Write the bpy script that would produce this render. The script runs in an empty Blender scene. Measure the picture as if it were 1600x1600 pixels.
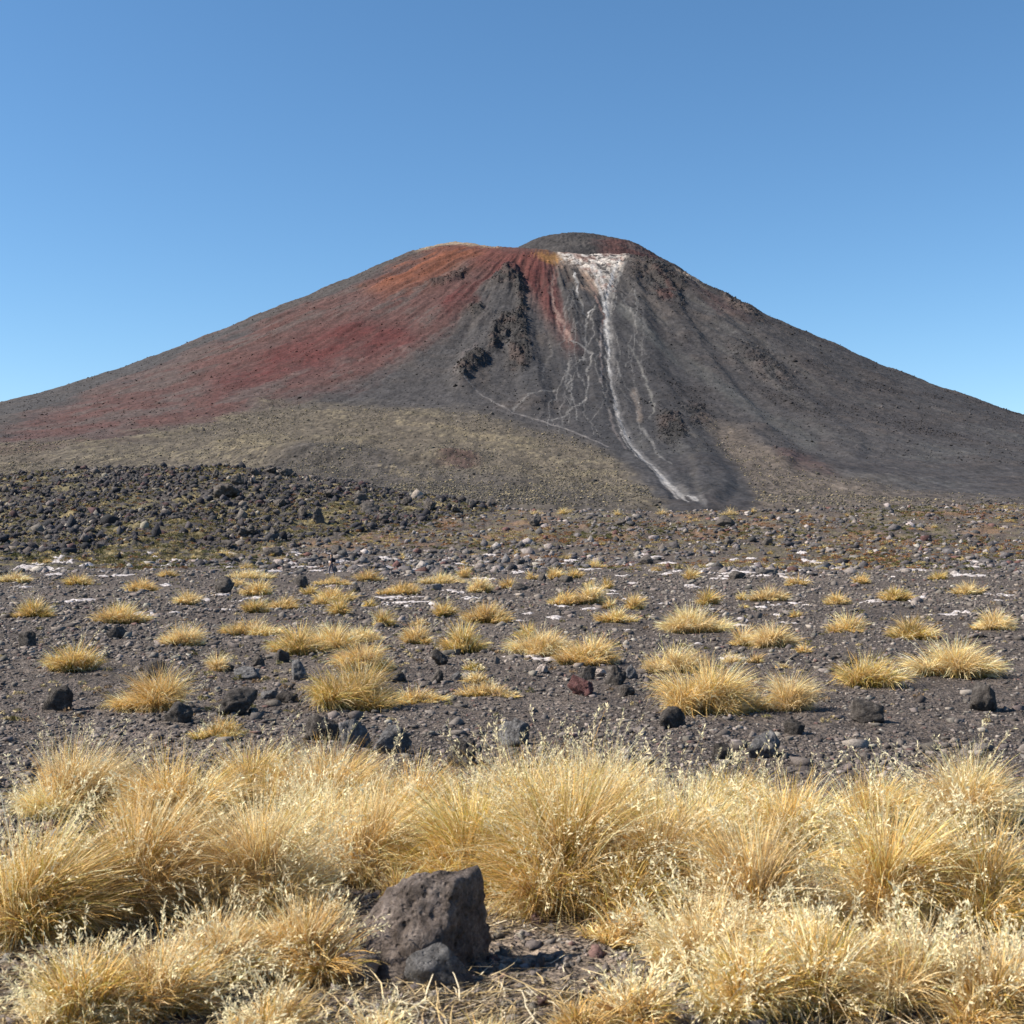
import bpy, bmesh, math, random
import numpy as np
from mathutils import Vector
# ---------------------------------------------------------------- camera, sky, sun, exposure
F = 1944.0          # focal length in units of a 1600-wide frame
HOR = 840.0         # eye level row in that frame
EYE = 2.2           # eye height above the plain
scn = bpy.context.scene
C = scn.collection
cam = bpy.data.cameras.new('camera')
cam.sensor_width = 36.0
cam.lens = 36.0 * F / 1600.0
cam.shift_y = (HOR - 800.0) / 1600.0
cam.clip_start = 0.05
cam.clip_end = 60000
cam.dof.use_dof = True
cam.dof.focus_distance = 45.0
cam.dof.aperture_fstop = 6.3
co = bpy.data.objects.new('camera', cam)
C.objects.link(co)
co.location = (0, 0, EYE)
co.rotation_euler = (math.radians(90), 0, 0)
scn.camera = co

SUN_EL = math.radians(41)
SUN_AZ = math.radians(-97)      # from +Y (into the picture), negative = to the left
w = bpy.data.worlds.new("World")
scn.world = w
w.use_nodes = True
nt = w.node_tree
for n in list(nt.nodes):
    nt.nodes.remove(n)
sky = nt.nodes.new('ShaderNodeTexSky')
sky.sky_type = 'NISHITA'
sky.sun_disc = False
sky.sun_elevation = SUN_EL
sky.sun_rotation = SUN_AZ
sky.altitude = 1200
sky.air_density = 1.05
sky.dust_density = 0.3
sky.ozone_density = 4.6
bg = nt.nodes.new('ShaderNodeBackground')
bg.inputs['Strength'].default_value = 0.080
wo = nt.nodes.new('ShaderNodeOutputWorld')
hs = nt.nodes.new('ShaderNodeHueSaturation'); hs.inputs['Hue'].default_value = 0.4945; hs.inputs['Saturation'].default_value = 1.10
nt.links.new(sky.outputs[0], hs.inputs['Color']); nt.links.new(hs.outputs[0], bg.inputs[0])
nt.links.new(bg.outputs[0], wo.inputs[0])

sl = bpy.data.lights.new('sun', 'SUN')
sl.energy = 5.0
sl.angle = math.radians(0.5)
sl.color = (1.0, 0.91, 0.76)
so = bpy.data.objects.new('sun', sl)
C.objects.link(so)
sd = Vector((math.sin(SUN_AZ) * math.cos(SUN_EL), math.cos(SUN_AZ) * math.cos(SUN_EL), math.sin(SUN_EL)))
so.rotation_euler = sd.to_track_quat('Z', 'Y').to_euler()
so.location = sd * 50

scn.view_settings.view_transform = 'Standard'
scn.view_settings.look = 'None'
scn.view_settings.exposure = 1.0
scn.view_settings.gamma = 1.0
scn.view_settings.use_curve_mapping = False
scn.cycles.max_bounces = 6
scn.cycles.transparent_max_bounces = 6

# ---------------------------------------------------------------- numpy helpers
def _h(ix, iy, iz, seed):
    h = (ix.astype(np.uint32) * np.uint32(374761393) + iy.astype(np.uint32) * np.uint32(668265263)
         + iz.astype(np.uint32) * np.uint32(2147483647) + np.uint32(seed * 974634777 % 4294967296))
    h = (h ^ (h >> np.uint32(13))) * np.uint32(1274126177)
    h = (h ^ (h >> np.uint32(15))) * np.uint32(2246822519)
    h = h ^ (h >> np.uint32(16))
    return (h & np.uint32(0xFFFFFF)).astype(np.float32) / np.float32(0x7FFFFF) - 1.0

def vnoise(x, y, z=None, seed=0):
    """value noise, -1..1"""
    x = np.asarray(x, np.float64); y = np.asarray(y, np.float64)
    fx = np.floor(x); fy = np.floor(y)
    tx = (x - fx).astype(np.float32); ty = (y - fy).astype(np.float32)
    tx = tx * tx * tx * (tx * (tx * 6 - 15) + 10); ty = ty * ty * ty * (ty * (ty * 6 - 15) + 10)
    ix = fx.astype(np.int64) & 0xFFFFFFFF; iy = fy.astype(np.int64) & 0xFFFFFFFF
    ix1 = (ix + 1) & 0xFFFFFFFF; iy1 = (iy + 1) & 0xFFFFFFFF
    def layer(iz):
        a = _h(ix, iy, iz, seed); b = _h(ix1, iy, iz, seed); c = _h(ix, iy1, iz, seed); d = _h(ix1, iy1, iz, seed)
        return (a + (b - a) * tx) * (1 - ty) + (c + (d - c) * tx) * ty
    if z is None:
        return layer(np.zeros_like(ix))
    z = np.asarray(z, np.float64)
    fz = np.floor(z); tz = (z - fz).astype(np.float32); tz = tz * tz * (3 - 2 * tz)
    iz = fz.astype(np.int64) & 0xFFFFFFFF
    l0 = layer(iz); l1 = layer((iz + 1) & 0xFFFFFFFF)
    return l0 + (l1 - l0) * tz

def fbm(x, y, z=None, octv=4, seed=0, gain=0.5, ridged=False):
    s = 0; a = 1.0; t = 0; k = 1.0
    for o in range(octv):
        n = vnoise(x * k + o * 17.3, y * k - o * 9.1, None if z is None else z * k + o * 5.7, seed + o)
        if ridged:
            n = 1 - 2 * np.abs(n)
        s = s + a * n; t += a; a *= gain; k *= 2.03
    return s / t

def sstep(a, b, x):
    t = np.clip((x - a) / (b - a), 0, 1)
    return t * t * (3 - 2 * t)

def mesh_np(name, V, Fq, mat=None, col=None, smooth=False, parent=None, loc=None):
    """V (n,3), Fq (m,3|4) index array -> one mesh object"""
    V = np.asarray(V, np.float32); Fq = np.asarray(Fq, np.int32)
    me = bpy.data.meshes.new(name)
    n = len(V); m, k = Fq.shape
    me.vertices.add(n); me.vertices.foreach_set('co', V.ravel())
    me.loops.add(m * k); me.loops.foreach_set('vertex_index', Fq.ravel())
    me.polygons.add(m)
    me.polygons.foreach_set('loop_start', np.arange(0, m * k, k, dtype=np.int32))
    me.polygons.foreach_set('loop_total', np.full(m, k, np.int32))
    if smooth:
        me.polygons.foreach_set('use_smooth', np.ones(m, bool))
    me.update(calc_edges=True)
    if col is not None:
        ca = me.color_attributes.new('Col', 'FLOAT_COLOR', 'POINT')
        rgba = np.ones((n, 4), np.float32); rgba[:, :3] = col
        ca.data.foreach_set('color', rgba.ravel())
    if mat is not None:
        me.materials.append(mat)
    o = bpy.data.objects.new(name, me)
    C.objects.link(o)
    if loc is not None: o.location = loc
    if parent is not None: o.parent = parent
    return o

def tag(o, label, cat, group=None):
    o['label'] = label; o['category'] = cat
    if group: o['group'] = group
    return o

def grid_faces(nr, nc):
    i = np.arange(nr - 1)[:, None] * nc + np.arange(nc - 1)[None, :]
    return np.stack([i, i + 1, i + nc + 1, i + nc], -1).reshape(-1, 4)

# ---------------------------------------------------------------- materials
def new_mat(name):
    m = bpy.data.materials.new(name); m.use_nodes = True
    t = m.node_tree
    for n in list(t.nodes): t.nodes.remove(n)
    out = t.nodes.new('ShaderNodeOutputMaterial'); b = t.nodes.new('ShaderNodeBsdfPrincipled')
    t.links.new(b.outputs[0], out.inputs[0])
    b.inputs['Roughness'].default_value = 0.92
    b.inputs['Specular IOR Level'].default_value = 0.2
    return m, t, b, out

def nd(t, typ, **kw):
    n = t.nodes.new(typ)
    for k, v in kw.items():
        if k.startswith('i_'):
            n.inputs[int(k[2:]) if k[2:].isdigit() else k[2:]].default_value = v
        else:
            setattr(n, k, v)
    return n

def noise_node(t, vec, scale, detail=4, rough=0.6):
    n = nd(t, 'ShaderNodeTexNoise'); n.inputs['Scale'].default_value = scale
    n.inputs['Detail'].default_value = detail; n.inputs['Roughness'].default_value = rough
    t.links.new(vec, n.inputs['Vector']); return n

def ramp(t, fac, stops):
    r = nd(t, 'ShaderNodeValToRGB')
    while len(r.color_ramp.elements) < len(stops): r.color_ramp.elements.new(0.5)
    for e, (p, c) in zip(r.color_ramp.elements, stops):
        e.position = p; e.color = (c, c, c, 1) if isinstance(c, (int, float)) else (*c, 1)
    t.links.new(fac, r.inputs[0]); return r

def mulcol(t, a, b, fac=1.0):
    m = nd(t, 'ShaderNodeMix', data_type='RGBA', blend_type='MULTIPLY')
    m.inputs[0].default_value = fac
    t.links.new(a, m.inputs[6]); t.links.new(b, m.inputs[7]); return m.outputs[2]

def bump(t, b, hsock, strength, dist, prev=None):
    n = nd(t, 'ShaderNodeBump'); n.inputs['Strength'].default_value = strength; n.inputs['Distance'].default_value = dist
    t.links.new(hsock, n.inputs['Height'])
    if prev is not None: t.links.new(prev, n.inputs['Normal'])
    t.links.new(n.outputs[0], b.inputs['Normal']); return n.outputs[0]

def attr_col(t):
    a = nd(t, 'ShaderNodeAttribute'); a.attribute_name = 'Col'; return a.outputs['Color']

# mountain: painted scoria colours x speckle of scrub and stones
M_MOUNT, t, b, _ = new_mat('mountain_scoria')
geo = nd(t, 'ShaderNodeNewGeometry'); P = geo.outputs['Position']
sq = nd(t, 'ShaderNodeVectorMath', operation='MULTIPLY'); sq.inputs[1].default_value = (1, 0.55, 1); t.links.new(P, sq.inputs[0])
n1 = noise_node(t, sq.outputs[0], 0.17, 3, 0.7); n2 = noise_node(t, P, 0.035, 4, 0.65)
r1 = ramp(t, n1.outputs[0], [(0.30, 0.72), (0.52, 1.0), (0.70, 1.30)])
r2 = ramp(t, n2.outputs[0], [(0.30, 0.80), (0.70, 1.18)])
c = mulcol(t, attr_col(t), r1.outputs[0]); c = mulcol(t, c, r2.outputs[0])
t.links.new(c, b.inputs['Base Color'])
p1 = bump(t, b, n1.outputs[0], 0.3, 2.0); bump(t, b, n2.outputs[0], 0.5, 10.0, p1)

# plain: black volcanic gravel
M_GROUND, t, b, _ = new_mat('volcanic_gravel')
geo = nd(t, 'ShaderNodeNewGeometry'); P = geo.outputs['Position']
na = noise_node(t, P, 0.7, 5, 0.6); nb = noise_node(t, P, 22.0, 4, 0.7); nc_ = noise_node(t, P, 5.0, 4, 0.65)
ra = ramp(t, na.outputs[0], [(0.3, 0.72), (0.7, 1.25)]); rb = ramp(t, nb.outputs[0], [(0.34, 0.45), (0.5, 0.92), (0.64, 1.7)])
rc = ramp(t, nc_.outputs[0], [(0.34, 0.6), (0.66, 1.35)])
c = mulcol(t, attr_col(t), ra.outputs[0]); c = mulcol(t, c, rb.outputs[0]); c = mulcol(t, c, rc.outputs[0])
t.links.new(c, b.inputs['Base Color'])
vor = nd(t, 'ShaderNodeTexVoronoi'); vor.inputs['Scale'].default_value = 26.0; t.links.new(P, vor.inputs['Vector'])
p1 = bump(t, b, vor.outputs[0], 0.8, 0.03); p2 = bump(t, b, nb.outputs[0], 0.8, 0.02, p1); p3 = bump(t, b, nc_.outputs[0], 0.9, 0.12, p2); nd_ = noise_node(t, P, 1.6, 5, 0.7); bump(t, b, nd_.outputs[0], 0.8, 0.3, p3)

# loose stones, vertex coloured
M_STONE, t, b, _ = new_mat('loose_scoria')
geo = nd(t, 'ShaderNodeNewGeometry'); P = geo.outputs['Position']
nb = noise_node(t, P, 45.0, 4, 0.7)
rb = ramp(t, nb.outputs[0], [(0.3, 0.6), (0.7, 1.35)])
t.links.new(mulcol(t, attr_col(t), rb.outputs[0]), b.inputs['Base Color']); bump(t, b, nb.outputs[0], 0.7, 0.012)

M_RUBBLE, t, b, _ = new_mat('lava_rubble')
geo = nd(t, 'ShaderNodeNewGeometry'); P = geo.outputs['Position']
nb = noise_node(t, P, 3.0, 4, 0.7)
rb = ramp(t, nb.outputs[0], [(0.3, 0.6), (0.7, 1.4)])
t.links.new(mulcol(t, attr_col(t), rb.outputs[0]), b.inputs['Base Color']); bump(t, b, nb.outputs[0], 0.9, 0.2)

def rock_mat(name, dark, mid, light, scale=14.0, pits=True):
    m, t, b, _ = new_mat(name)
    tc = nd(t, 'ShaderNodeTexCoord'); oi = nd(t, 'ShaderNodeObjectInfo')
    ad = nd(t, 'ShaderNodeVectorMath', operation='ADD'); t.links.new(tc.outputs['Object'], ad.inputs[0]); t.links.new(oi.outputs['Random'], ad.inputs[1])
    P = ad.outputs[0]
    n = noise_node(t, P, scale, 6, 0.72); g = noise_node(t, P, scale * 6, 5, 0.75); l = noise_node(t, P, scale * 0.33, 3, 0.6)
    r = ramp(t, n.outputs[0], [(0.30, dark), (0.5, mid), (0.68, light)])
    rg = ramp(t, g.outputs[0], [(0.3, 0.6), (0.7, 1.35)]); rl = ramp(t, l.outputs[0], [(0.35, 0.75), (0.65, 1.2)])
    c = mulcol(t, r.outputs[0], rg.outputs[0]); c = mulcol(t, c, rl.outputs[0])
    t.links.new(c, b.inputs['Base Color'])
    v = nd(t, 'ShaderNodeTexVoronoi'); v.inputs['Scale'].default_value = scale * 2.6; t.links.new(P, v.inputs['Vector'])
    p = bump(t, b, n.outputs[0], 1.0, 0.08)
    p = bump(t, b, g.outputs[0], 1.0, 0.02, p)
    if pits:
        rv = ramp(t, v.outputs[0], [(0.05, 0.0), (0.35, 1.0)]); bump(t, b, rv.outputs[0], 0.8, 0.03, p)
    return m
M_ROCK_DARK = rock_mat('basalt_dark', (0.030, 0.026, 0.025), (0.088, 0.077, 0.072), (0.18, 0.16, 0.148))
M_ROCK_GREY = rock_mat('basalt_grey', (0.06, 0.058, 0.062), (0.16, 0.155, 0.16), (0.30, 0.29, 0.295))
M_ROCK_RED = rock_mat('scoria_red', (0.05, 0.025, 0.025), (0.13, 0.06, 0.06), (0.2, 0.12, 0.11))
M_ROCK_PALE = rock_mat('andesite_pale', (0.24, 0.19, 0.17), (0.48, 0.40, 0.36), (0.62, 0.55, 0.51))
M_BOULDER = rock_mat('boulder_brown_grey', (0.028, 0.02, 0.016), (0.16, 0.13, 0.118), (0.29, 0.245, 0.225), 9.0)

def leaf_mat(name, transl=0.45):
    m, t, b, out = new_mat(name)
    b.inputs['Roughness'].default_value = 0.6
    c = attr_col(t); t.links.new(c, b.inputs['Base Color'])
    tr = nd(t, 'ShaderNodeBsdfTranslucent'); t.links.new(c, tr.inputs[0])
    mx = nd(t, 'ShaderNodeMixShader'); mx.inputs[0].default_value = transl
    t.links.new(b.outputs[0], mx.inputs[1]); t.links.new(tr.outputs[0], mx.inputs[2]); t.links.new(mx.outputs[0], out.inputs[0])
    return m
M_GRASS = leaf_mat('dry_grass', 0.28)
M_SEED = leaf_mat('seed_head', 0.35)
M_SHRUB = leaf_mat('shrub_leaves', 0.25)
M_LICHEN, t, b, _ = new_mat('pale_lichen_crust')
geo = nd(t, 'ShaderNodeNewGeometry'); P = geo.outputs['Position']
nb = noise_node(t, P, 7.0, 5, 0.7)
rb = ramp(t, nb.outputs[0], [(0.36, (0.10, 0.09, 0.09)), (0.45, (0.32, 0.29, 0.295)), (0.64, (0.54, 0.51, 0.52))])
t.links.new(rb.outputs[0], b.inputs['Base Color']); bump(t, b, nb.outputs[0], 0.8, 0.06)

# ---------------------------------------------------------------- the plain
ZY = np.array([0.5, 5.4, 7.5, 12, 19.4, 35, 65, 88, 105, 125, 140.])
ZZ = np.array([0.12, 0.09, -0.04, -0.25, -0.44, -0.52, -0.64, -0.66, -0.78, -1.0, -1.0])
CREST_X = np.array([-400, 0, 150, 333, 420, 480, 560, 620, 700, 760, 820, 950, 1100, 1266, 1420, 1600, 2000.])
CREST_Y = np.array([752, 742, 733, 729, 734, 745, 756, 768, 779, 792, 798, 800, 800, 797, 792, 788, 784.])
CREST_D = np.array([330, 330, 325, 315, 312, 305, 298, 290, 275, 262, 250, 240, 240, 245, 250, 255, 260.])

def lava_w(X, Y):
    """1 inside the rubbly lava field on the left, 0 on the plain and the right-hand ridge"""
    px = 800 + F * X / Y
    edge = 160 + np.clip((px - 333) / 420, -1, 1.3) * 75 + 6 * vnoise(px * 0.02, Y * 0.03, seed=91)
    return sstep(0, 14, Y - edge) * sstep(800, 740, px)

def gz(X, Y, fine=True):
    X = np.asarray(X, float); Y = np.asarray(Y, float)
    u = X / np.maximum(Y, 0.5); px = 800 + F * u
    zn = np.interp(Y, ZY, ZZ)
    cy = np.interp(px, CREST_X, CREST_Y); cd = np.interp(px, CREST_X, CREST_D)
    t = np.clip((Y - 140) / (cd - 140), 0, 1)
    g = 0.35 * t + 0.65 * t * t * (3 - 2 * t)
    row = 886.5 + (cy - 886.5) * g
    zc = EYE + (HOR - row) / F * Y
    z = np.where(Y < 140, zn, zc)
    zcrest = EYE + (HOR - cy) / F * cd
    beyond = np.clip(Y - cd, 0, None)
    z = np.where(beyond > 0, zcrest + 0.8 - np.minimum(beyond * 0.085, 26) - 0.8 * np.exp(-beyond / 10), z)
    amp = np.interp(Y, [0, 10, 60, 140, 200, 320, 600], [0.5, 1, 2.2, 4, 9, 9, 3])
    z = z + 0.055 * amp * fbm(X * 0.35, Y * 0.22, octv=3, seed=3)
    lw = lava_w(X, Y)
    z = z + lw * (1.1 * fbm(X * 0.11, Y * 0.11, octv=5, seed=11, gain=0.6, ridged=True) - 0.3)
    rw = sstep(130, 190, Y) * (1 - lw)
    z = z + rw * 0.35 * fbm(X * 0.25, Y * 0.25, octv=4, seed=15, ridged=True)
    if fine:
        f = np.interp(Y, [0, 30, 100, 250], [1, 1.3, 2.4, 5])
        z = z + f * (0.030 * fbm(X * 3.0, Y * 3.0, octv=3, seed=21) + 0.012 * fbm(X * 13, Y * 13, octv=2, seed=27))
    return z

def at(px, py):
    """where the line of sight through a point of the photo meets the plain (X, Y, Z)"""
    Y = np.geomspace(3.0, 330, 3000); X = (px - 800) / F * Y
    row = HOR - F * (gz(X, Y, False) - EYE) / Y
    hit = np.nonzero(row <= py)[0]
    i = hit[0] if len(hit) else len(Y) - 1
    return float(X[i]), float(Y[i]), float(gz(X[i], Y[i], False))

def scale_at(Y):
    return F / Y      # photo pixels per metre

uc = np.concatenate([np.linspace(-1.6, -0.47, 60, endpoint=False), np.linspace(-0.47, 0.47, 900), np.linspace(0.47, 1.6, 61)[1:]])
yr = np.concatenate([np.geomspace(0.6, 4.6, 60, endpoint=False), np.geomspace(4.6, 345, 1080), np.geomspace(345, 1500, 60)[1:]])
Yg, Ug = np.meshgrid(yr, uc, indexing='ij')
Xg = Ug * Yg
Xf, Yf = Xg.ravel(), Yg.ravel()
Zf = gz(Xf, Yf)
lw = lava_w(Xf, Yf)
base = np.array([0.090, 0.074, 0.066]); tan = np.array([0.15, 0.125, 0.11]); olive = np.array([0.12, 0.105, 0.06]); straw = np.array([0.30, 0.23, 0.12]); dk = np.array([0.06, 0.053, 0.053]); rust = np.array([0.17, 0.10, 0.06])
n1 = fbm(Xf * 0.16, Yf * 0.10, octv=4, seed=31)
n2 = fbm(Xf * 0.5, Yf * 0.3, octv=3, seed=37)
col = base[None] * np.ones((len(Xf), 1))
k = sstep(0.0, 0.45, n1 + 0.5 * n2)[:, None] * 0.55; col = col * (1 - k) + tan * k
near = sstep(11, 7, Yf)[:, None] * (0.5 + 0.5 * n2[:, None]) * 0.75; col = col * (1 - near) + np.array([0.26, 0.2, 0.15]) * near     # litter of dead grass under the near tussocks
far = sstep(135, 185, Yf) * (1 - lw)
k = (far * sstep(-0.15, 0.35, n2))[:, None] * 0.6; col = col * (1 - k) + olive * k
k = (far * sstep(0.15, 0.45, n1))[:, None] * 0.65; col = col * (1 - k) + rust * k
ll = lw[:, None]; n3 = fbm(Xf * 0.35, Yf * 0.2, octv=4, seed=41)[:, None]
lc = dk * (1 - sstep(-0.1, 0.3, n3)) + olive * sstep(-0.1, 0.3, n3); k = sstep(0.28, 0.5, n3) * 0.6; lc = lc * (1 - k) + straw * k
col = col * (1 - ll) + lc * ll
ground = mesh_np('ground', np.stack([Xf, Yf, Zf], 1), grid_faces(len(yr), len(uc)), M_GROUND, col, True)
ground['kind'] = 'structure'

# ---------------------------------------------------------------- the volcano
XC, YC, RR = 95., 3700., 270.
KN = np.array([0, 120, 300, 550, 850, 1250, 1750, 2400, 3400, 5200.])
FRONT = np.array([0, 75, 182, 318, 455, 592, 702, 762, 790, 800.])
LEFT = np.array([0.0, 36.1, 124.7, 243.8, 382.2, 532.1, 643.2, 733.2, 813.2, 873.2])
RIGHT = np.array([0.0, 32.9, 141.1, 270.9, 418.5, 569.4, 666.4, 746.4, 806.4, 836.4])
RPHI = np.radians([-180, -110, -75, -35, -10, 5, 25, 50, 75, 110, 180])
RZ = np.array([770, 780.0, 868.7, 816.0, 802.8, 792.0, 790.0, 805.0, 806.0, 770.0, 770])

def pch(x, xp, fp):
    d = np.diff(fp) / np.diff(xp); m = np.concatenate([[d[0]], (d[1:] + d[:-1]) / 2, [d[-1]]])
    i = np.clip(np.searchsorted(xp, x) - 1, 0, len(xp) - 2); h = xp[i + 1] - xp[i]; t = np.clip((x - xp[i]) / h, 0, 1)
    return ((2*t**3 - 3*t**2 + 1) * fp[i] + (t**3 - 2*t**2 + t) * h * m[i] + (-2*t**3 + 3*t**2) * fp[i + 1] + (t**3 - t**2) * h * m[i + 1])

def mountain_z(X, Y):
    dx = X - XC; dy = Y - YC; r = np.hypot(dx, dy); phi = np.arctan2(dx, -dy)
    s = np.maximum(r - RR, 0)
    a = np.clip(np.abs(phi) / np.radians(65), 0, 1); wt = a * a * (3 - 2 * a)
    drop = pch(s, KN, FRONT) * (1 - wt) + np.where(phi < 0, pch(s, KN, LEFT), pch(s, KN, RIGHT)) * wt
    z = np.interp(phi, RPHI, RZ) - drop
    return np.where(r < RR, z - 60 * (1 - (r / RR) ** 2), z), r, phi, s

def poly_mask(px, py, pts, soft):
    """soft inside mask of a closed outline"""
    pts = np.array(pts, float); inside = np.zeros(px.shape, bool); dmin = np.full(px.shape, 1e9)
    for i in range(len(pts)):
        x0, y0 = pts[i]; x1, y1 = pts[(i + 1) % len(pts)]
        ex, ey = x1 - x0, y1 - y0
        t = np.clip(((px - x0) * ex + (py - y0) * ey) / (ex * ex + ey * ey + 1e-9), 0, 1)
        dmin = np.minimum(dmin, (px - x0 - t * ex) ** 2 + (py - y0 - t * ey) ** 2)
        if y0 != y1:
            c = ((y0 > py) != (y1 > py)) & (px < ex * (py - y0) / ey + x0)
            inside ^= c
    d = np.sqrt(dmin); d = np.where(inside, d, -d)
    return sstep(-soft, soft, d)

def line_mask(px, py, pts, w0, w1):
    pts = np.array(pts, float); best = np.zeros(px.shape); L = len(pts) - 1
    x0m, x1m = pts[:, 0].min() - 40, pts[:, 0].max() + 30; y0m, y1m = pts[:, 1].min() - 30, pts[:, 1].max() + 30
    sel = np.nonzero((px > x0m) & (px < x1m) & (py > y0m) & (py < y1m))[0]
    qx, qy = px[sel], py[sel]; bb = np.zeros(len(sel))
    for i in range(L):
        a = pts[i]; e = pts[i + 1] - a
        t = np.clip(((qx - a[0]) * e[0] + (qy - a[1]) * e[1]) / (e @ e + 1e-9), 0, 1)
        d = np.hypot(qx - a[0] - t * e[0], qy - a[1] - t * e[1]); wd = w0 + (w1 - w0) * (i + t) / L
        bb = np.maximum(bb, 1 - sstep(0.35, 1.25, d / wd))
    best[sel] = bb
    return best

OUTCROPS = [  # outlines of the rough lava ribs on the flank, as they lie on the mountain chart
    ([(668, 443), (700, 432), (733, 419), (728, 428), (700, 440), (676, 450)], 6, 1.0),
    ([(760, 440), (785, 424), (815, 432), (822, 452), (818, 500), (808, 500), (808, 455), (785, 450)], 5, 1.0),
    ([(768, 515), (790, 492), (818, 492), (822, 515), (800, 522), (775, 545), (764, 548)], 6, 1.3),
    ([(798, 520), (822, 515), (830, 570), (815, 578), (792, 572)], 7, 1.0),
    ([(716, 585), (735, 560), (765, 553), (757, 570), (740, 580), (720, 600)], 6, 1.2),
    ([(735, 478), (752, 470), (757, 486), (742, 498)], 5, 0.8),
    ([(985, 400), (1030, 405), (1075, 440), (1065, 475), (1030, 470), (995, 430)], 14, 0.6),
    ([(1028, 655), (1062, 655), (1072, 685), (1045, 695), (1030, 680)], 8, 0.8),
    ([(1140, 535), (1200, 545), (1250, 610), (1200, 600), (1150, 560)], 16, 0.45),
    ([(1060, 640), (1100, 630), (1120, 670), (1085, 665)], 10, 0.5),
    ([(1110, 440), (1180, 485), (1200, 510), (1140, 480)], 8, 0.6),
]
um = np.concatenate([np.linspace(-1.5, -0.44, 80, endpoint=False), np.linspace(-0.44, 0.44, 1150), np.linspace(0.44, 1.5, 81)[1:]])
ym = np.concatenate([np.geomspace(620, 1000, 30, endpoint=False), np.geomspace(1000, 3560, 720), np.linspace(3560, 4300, 40)[1:], np.linspace(4300, 9000, 20)[1:]])
Ym, Um = np.meshgrid(ym, um, indexing='ij'); Xm = (Um * Ym).ravel(); Ym = Ym.ravel()
Zm, R_, PHI, S_ = mountain_z(Xm, Ym)
Zm = Zm - 45 * sstep(1100, 650, Ym)
px = 800 + F * Xm / Ym; py = HOR - F * (Zm - EYE) / Ym           # chart coordinates used to lay out the ribs and colours
flank = sstep(0, 120, S_)
gul = fbm(PHI * 26, R_ * 0.0035, octv=4, seed=51, gain=0.6)         # gullies that run down the slope
gulf = fbm(PHI * 95, R_ * 0.010, octv=3, seed=57, gain=0.6)
iso = fbm(Xm * 0.012, Ym * 0.012, Zm * 0.012, octv=5, seed=61, gain=0.55)
fine = fbm(Xm * 0.06, Ym * 0.06, Zm * 0.06, octv=4, seed=67, gain=0.6)
b1_ = fbm(PHI * 11, R_ * 0.0045, octv=5, seed=141, gain=0.6)
rough = np.zeros_like(px)
jx = px + 5 * fine + 4 * iso; jy = py + 5 * vnoise(Xm * 0.05, Ym * 0.05, seed=71)
for pts, soft, amp in OUTCROPS:
    rough = np.maximum(rough, amp * poly_mask(jx, jy, pts, soft))
rg = fbm(Xm * 0.035, R_ * 0.075, Zm * 0.02, octv=4, seed=75, gain=0.62, ridged=True)
top = sstep(2600, 3400, Ym)
Zm = Zm + flank * (7 * gul * (0.3 + 0.7 * top) + 7 * b1_ * (0.3 + 0.7 * top) + 1.2 * gulf) + 5 * iso + 1.6 * fine + rough * (15 * (rg + 0.15))
RIBS = [  # ribs and grooves running down the cone: line on the chart, half width, height
    ([(797, 424), (806, 455), (806, 490), (812, 530), (822, 580), (840, 620)], 20, 20), ([(797, 424), (782, 455), (768, 500), (745, 550), (722, 592)], 17, 26),
    ([(735, 440), (700, 490), (650, 545)], 16, 9), ([(690, 400), (610, 460), (520, 520)], 18, 8), ([(960, 430), (948, 500), (955, 590), (985, 690), (1060, 770)], 9, -13),
    ([(868, 430), (870, 490), (893, 534)], 9, -10), ([(915, 480), (915, 560), (915, 620)], 10, -6), ([(985, 410), (1000, 500), (1030, 600), (1075, 690), (1120, 760)], 18, 15),
    ([(1030, 420), (1075, 520), (1140, 620), (1230, 720)], 16, 16), ([(1075, 440), (1150, 530), (1266, 640), (1330, 700)], 16, 14), ([(1110, 450), (1200, 520), (1330, 600)], 12, 9),
    ([(1010, 430), (1040, 530), (1090, 620), (1160, 720)], 11, -11), ([(1060, 450), (1110, 540), (1200, 650)], 10, -10), ([(840, 440), (845, 500), (858, 580), (870, 640)], 12, -8),
    ([(893, 420), (893, 480), (905, 540)], 10, 9), ([(560, 470), (470, 540), (400, 590)], 16, -6), ([(930, 470), (932, 560), (938, 640)], 8, 7)]
for pts, hw, hh in RIBS:
    Zm = Zm + hh * (0.36 if hh > 0 else 0.25) * (1 + 0.5 * iso) * line_mask(px + 14 * b1_ + 5 * iso, py, pts, hw * 0.7, hw * 1.5)
Zm = Zm + 16 * np.exp(-(((Xm + 285) / 120) ** 2 + ((Ym - 1800) / 90) ** 2)) + 12 * np.exp(-(((Xm + 90) / 60) ** 2 + ((Ym - 1800) / 60) ** 2))
Zm = Zm + 10 * np.exp(-(((Xm - 330) / 260) ** 2 + ((Ym - 1650) / 160) ** 2))

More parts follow.
